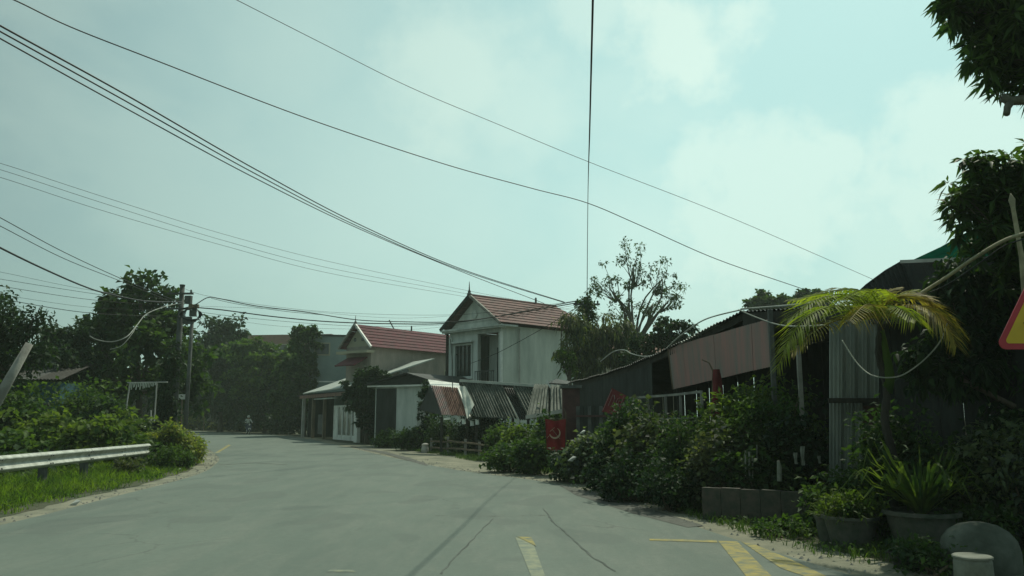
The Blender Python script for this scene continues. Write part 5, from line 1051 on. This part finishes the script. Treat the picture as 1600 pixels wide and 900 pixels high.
for (px, Y, w, h, m_, lab) in ((1345, 10.6, 1.1, .8, 'leaf_dark', 'leafy bush hiding the foot of the tin wall behind the left tub'), (1392, 10.3, .8, 1.35, 'leaf_mid', 'upright weeds around the palm trunk foot'), (1470, 10.4, 1.1, 1.1, 'leaf_dark', 'dark bush behind the large dark tub'), (1540, 9.9, 1.0, 1.4, 'leaf_dark', 'dark bush below the warning sign'), (1290, 10.7, .7, .7, 'leaf_mid', 'small bush at the right end of the low brown wall'),
    (1240, 10.7, .6, .22, 'leaf_mid', 'weeds along the right foot of the low brown wall')):
    shrub('shrub', lab, px, Y, w, h, m_, per_m2=70, per=24, ls=.10, lw=.26, group='shrubs by the pots', lift=.04)
shrub('shrub', 'tall dim weeds wrapped round the palm trunk', 1398, 9.95, .9, 1.75, 'leaf_dark', per_m2=60, per=24, ls=.11, lw=.24, group='shrubs by the pots')
shrub('shrub', 'low dark shrub right of the large dark tub', 1515, 9.1, .8, .55, 'leaf_dark', per_m2=80, per=24, ls=.09, group='shrubs by the pots')
shrub('shrub', 'green weed clump left of the narrow dark pot', 1215, 10.3, .8, .22, 'leaf_mid', per_m2=90, per=20, ls=.07, group='shrubs by the pots', lift=.03)
shrub('shrub', 'dim ferny weeds in front of the tubs at the road edge', 1440, 7.9, .9, .30, 'leaf_dark', per_m2=90, per=20, ls=.07, group='shrubs by the pots', lift=.03)
jr = thing('reflection_dome', 'large rounded grey dome standing for a windscreen reflection at the bottom right corner', 'reflection_dome', base(1512, 7.9)); jb = base(1512, 7.9)  # solid dome added in place of a windscreen reflection
MB().lathe(jb, [(.33, 0), (.345, .10), (.345, .24), (.32, .34), (.26, .42), (.17, .475), (.06, .50), (.001, .502)], 32).build('body', 'mottled_grey', jr, world=True, smooth=True)
MB().lathe(jb, [(.36, 0), (.375, .02), (.375, .05), (.35, .07)], 32).build('rim', 'mottled_grey', jr, world=True, smooth=True)
bk = thing('reflection_drum', 'pale drum shape standing for the same windscreen reflection in front of the grey dome', 'reflection_drum', base(1500, 7.2)); bb = base(1500, 7.2)  # drum shape added for the paler part of that reflection
MB().lathe(bb, [(.155, 0), (.158, .02), (.152, .26), (.150, .265), (.145, .285), (.160, .29), (.160, .305), (.150, .312), (.001, .314)], 28).build('body', 'plastic', bk, world=True, smooth=False)
# ------------------------------------------------------------------ scooter and rider
SY = 66; sb = base(389, SY); sc_ = thing('motor_scooter', 'dark motor scooter coming round the far bend', 'motor scooter', sb, R(28))
def wheel(y):
    mb = MB(); n = 18; vs = []
    for i in range(n):
        t = 6.283*i/n
        for j in range(6): u = 6.283*j/6; rr = .225+.045*math.cos(u); vs.append((.04*math.sin(u), y+rr*math.cos(t), .27+rr*math.sin(t)))
    mb.add(vs, [(i*6+j, i*6+(j+1) % 6, ((i+1) % n)*6+(j+1) % 6, ((i+1) % n)*6+j) for i in range(n) for j in range(6)]); w_ = mb.build('wheel', 'rubber', sc_, smooth=True)
    MB().tube([(-.03, y, .27), (.03, y, .27)], .16, 12).build('rim', 'galv', w_)
wheel(.62); wheel(-.62)
MB().tube([(0, -.62, .32), (0, -.48, .62), (0, -.42, .95), (0, -.40, 1.02)], [.04, .06, .05, .04], 8).build('fork', 'scoot', sc_, smooth=True)
mb = MB(); mb.add([(-.2, -.52, .35), (.2, -.52, .35), (.24, -.44, .7), (-.24, -.44, .7), (-.14, -.47, 1.0), (.14, -.47, 1.0), (-.16, -.36, .35), (.16, -.36, .35), (.2, -.34, .7), (-.2, -.34, .7), (-.1, -.38, .98), (.1, -.38, .98)], [(0,1,2,3),(3,2,5,4),(6,9,8,7),(9,10,11,8),(0,3,9,6),(3,4,10,9),(1,7,8,2),(2,8,11,5),(4,5,11,10),(0,6,7,1)]); mb.build('leg_shield', 'scoot', sc_)
MB().box(-.14, -.36, .3, .14, .1, .37).build('floorboard', 'black', sc_)
MB().tube([(0, 0.02, .5), (0, .2, .6), (0, .5, .66), (0, .8, .62), (0, .9, .66)], [.12, .16, .17, .12, .05], 10).build('body', 'scoot', sc_, smooth=True)
MB().tube([(0, .02, .74), (0, .3, .80), (0, .7, .82)], [.09, .13, .10], 10).build('seat', 'black', sc_, smooth=True)
hb = MB().tube([(-.34, -.30, 1.04), (-.15, -.40, 1.02), (.15, -.40, 1.02), (.34, -.30, 1.04)], .018, 6).build('handlebar', 'black', sc_)
for s_ in (-1, 1): MB().tube([(s_*.26, -.36, 1.04), (s_*.32, -.38, 1.2)], .008, 4).tube([(s_*.32, -.40, 1.2), (s_*.32, -.37, 1.2)], .06, 10).build('mirror', 'black', sc_)
MB().tube([(0, -.50, .92), (0, -.46, .92)], .07, 12).build('headlight', 'white', sc_); MB().box(-.11, -.56, .48, .11, -.54, .62).build('number_plate', 'white', sc_)
sc_.scale = (.88,)*3; rd = thing('person', 'rider in pale shirt and helmet with dark trousers on the scooter', 'person', sb, R(28))
rd.scale = (.88,)*3
J = {'pelvis': ((0, .28, .90), .15), 'waist': ((0, .24, 1.05), .135), 'chest': ((0, .18, 1.28), .165), 'neck': ((0, .14, 1.46), .065), 'head': ((0, .11, 1.56), .095), 'crown': ((0, .11, 1.68), .095)}
E = [('pelvis', 'waist'), ('waist', 'chest'), ('chest', 'neck'), ('neck', 'head'), ('head', 'crown')]
for s_, n in ((-1, 'l'), (1, 'r')):
    J.update({n+'sh': ((s_*.19, .17, 1.38), .065), n+'el': ((s_*.29, -.02, 1.16), .048), n+'wr': ((s_*.32, -.24, 1.07), .034), n+'hd': ((s_*.32, -.31, 1.05), .04), n+'hip': ((s_*.12, .22, .88), .105), n+'kn': ((s_*.20, -.20, .84), .07), n+'an': ((s_*.15, -.14, .42), .045), n+'ft': ((s_*.15, -.30, .39), .04)})
    E += [('chest', n+'sh'), (n+'sh', n+'el'), (n+'el', n+'wr'), (n+'wr', n+'hd'), ('pelvis', n+'hip'), (n+'hip', n+'kn'), (n+'kn', n+'an'), (n+'an', n+'ft')]
def skinned(name, names, m, parent, inflate=1.0, levels=1):
    idx = {k: i for i, k in enumerate(names)}; me = bpy.data.meshes.new(name); me.from_pydata([J[k][0] for k in names], [(idx[a], idx[b]) for a, b in E if a in idx and b in idx], [])
    o = bpy.data.objects.new(name, me); COL.objects.link(o); o.parent = parent; me.materials.append(M[m]); sm_ = o.modifiers.new('skin', 'SKIN')
    if not me.skin_vertices: me.attributes.new('skin', 'FLOAT', 'POINT') if False else None
    for i, k in enumerate(names):
        if me.skin_vertices: me.skin_vertices[0].data[i].radius = (J[k][1]*inflate,)*2; me.skin_vertices[0].data[i].use_root = (i == 0)
    o.modifiers.new('sub', 'SUBSURF').levels = levels; o.modifiers['sub'].render_levels = levels; return o
def bodymesh(name, chains, m, parent, infl=1.0):
    mb = MB()
    for ch in chains: mb.tube([J[k][0] for k in ch], [J[k][1]*infl for k in ch], 10)
    o = mb.build(name, m, parent, smooth=True); rm = o.modifiers.new('merge', 'REMESH'); rm.mode = 'VOXEL'; rm.voxel_size = .028; rm.use_smooth_shade = True; return o
arms = [['chest', n+'sh', n+'el', n+'wr', n+'hd'] for n in 'lr']; legs = [['pelvis', n+'hip', n+'kn', n+'an', n+'ft'] for n in 'lr']
bodymesh('body', [['pelvis', 'waist', 'chest', 'neck', 'head', 'crown']]+arms+legs, 'skin', rd)
bodymesh('shirt', [['pelvis', 'waist', 'chest']]+[a_[:-1] for a_ in arms], 'shirt', rd, 1.12)
bodymesh('trousers', [['pelvis', 'waist']]+[l_[:-1] for l_ in legs], 'jeans', rd, 1.18)
MB().lathe((0, .12, 1.56), [(.12, 0), (.135, .06), (.13, .12), (.10, .18), (.05, .215), (.001, .222)], 16).build('helmet', 'helmet', rd, smooth=True)
for n, s_ in (('l', -1), ('r', 1)): MB().box(s_*.15-.045, -.38, .37, s_*.15+.045, -.10, .45).build('shoe', 'white', rd)
# ------------------------------------------------------------------ haze volume, added to lift the darks like a windscreen veil
hz = MB().box(-740, -150, -1, 740, 940, 40).build('haze', 'white', kind='stuff')
hm = bpy.data.materials.new('haze_air'); hm.use_nodes = True; hm.node_tree.nodes.clear(); pv = hm.node_tree.nodes.new('ShaderNodeVolumePrincipled'); ho = hm.node_tree.nodes.new('ShaderNodeOutputMaterial')
pv.inputs['Color'].default_value = (.80, .92, .82, 1); pv.inputs['Density'].default_value = .0008; pv.inputs['Anisotropy'].default_value = .2; hm.node_tree.links.new(pv.outputs[0], ho.inputs['Volume'])
hz.data.materials.clear(); hz.data.materials.append(hm); hz['label'] = 'pale haze filling the air of the whole scene, added to lift the darks like a windscreen veil'; hz['category'] = 'haze'
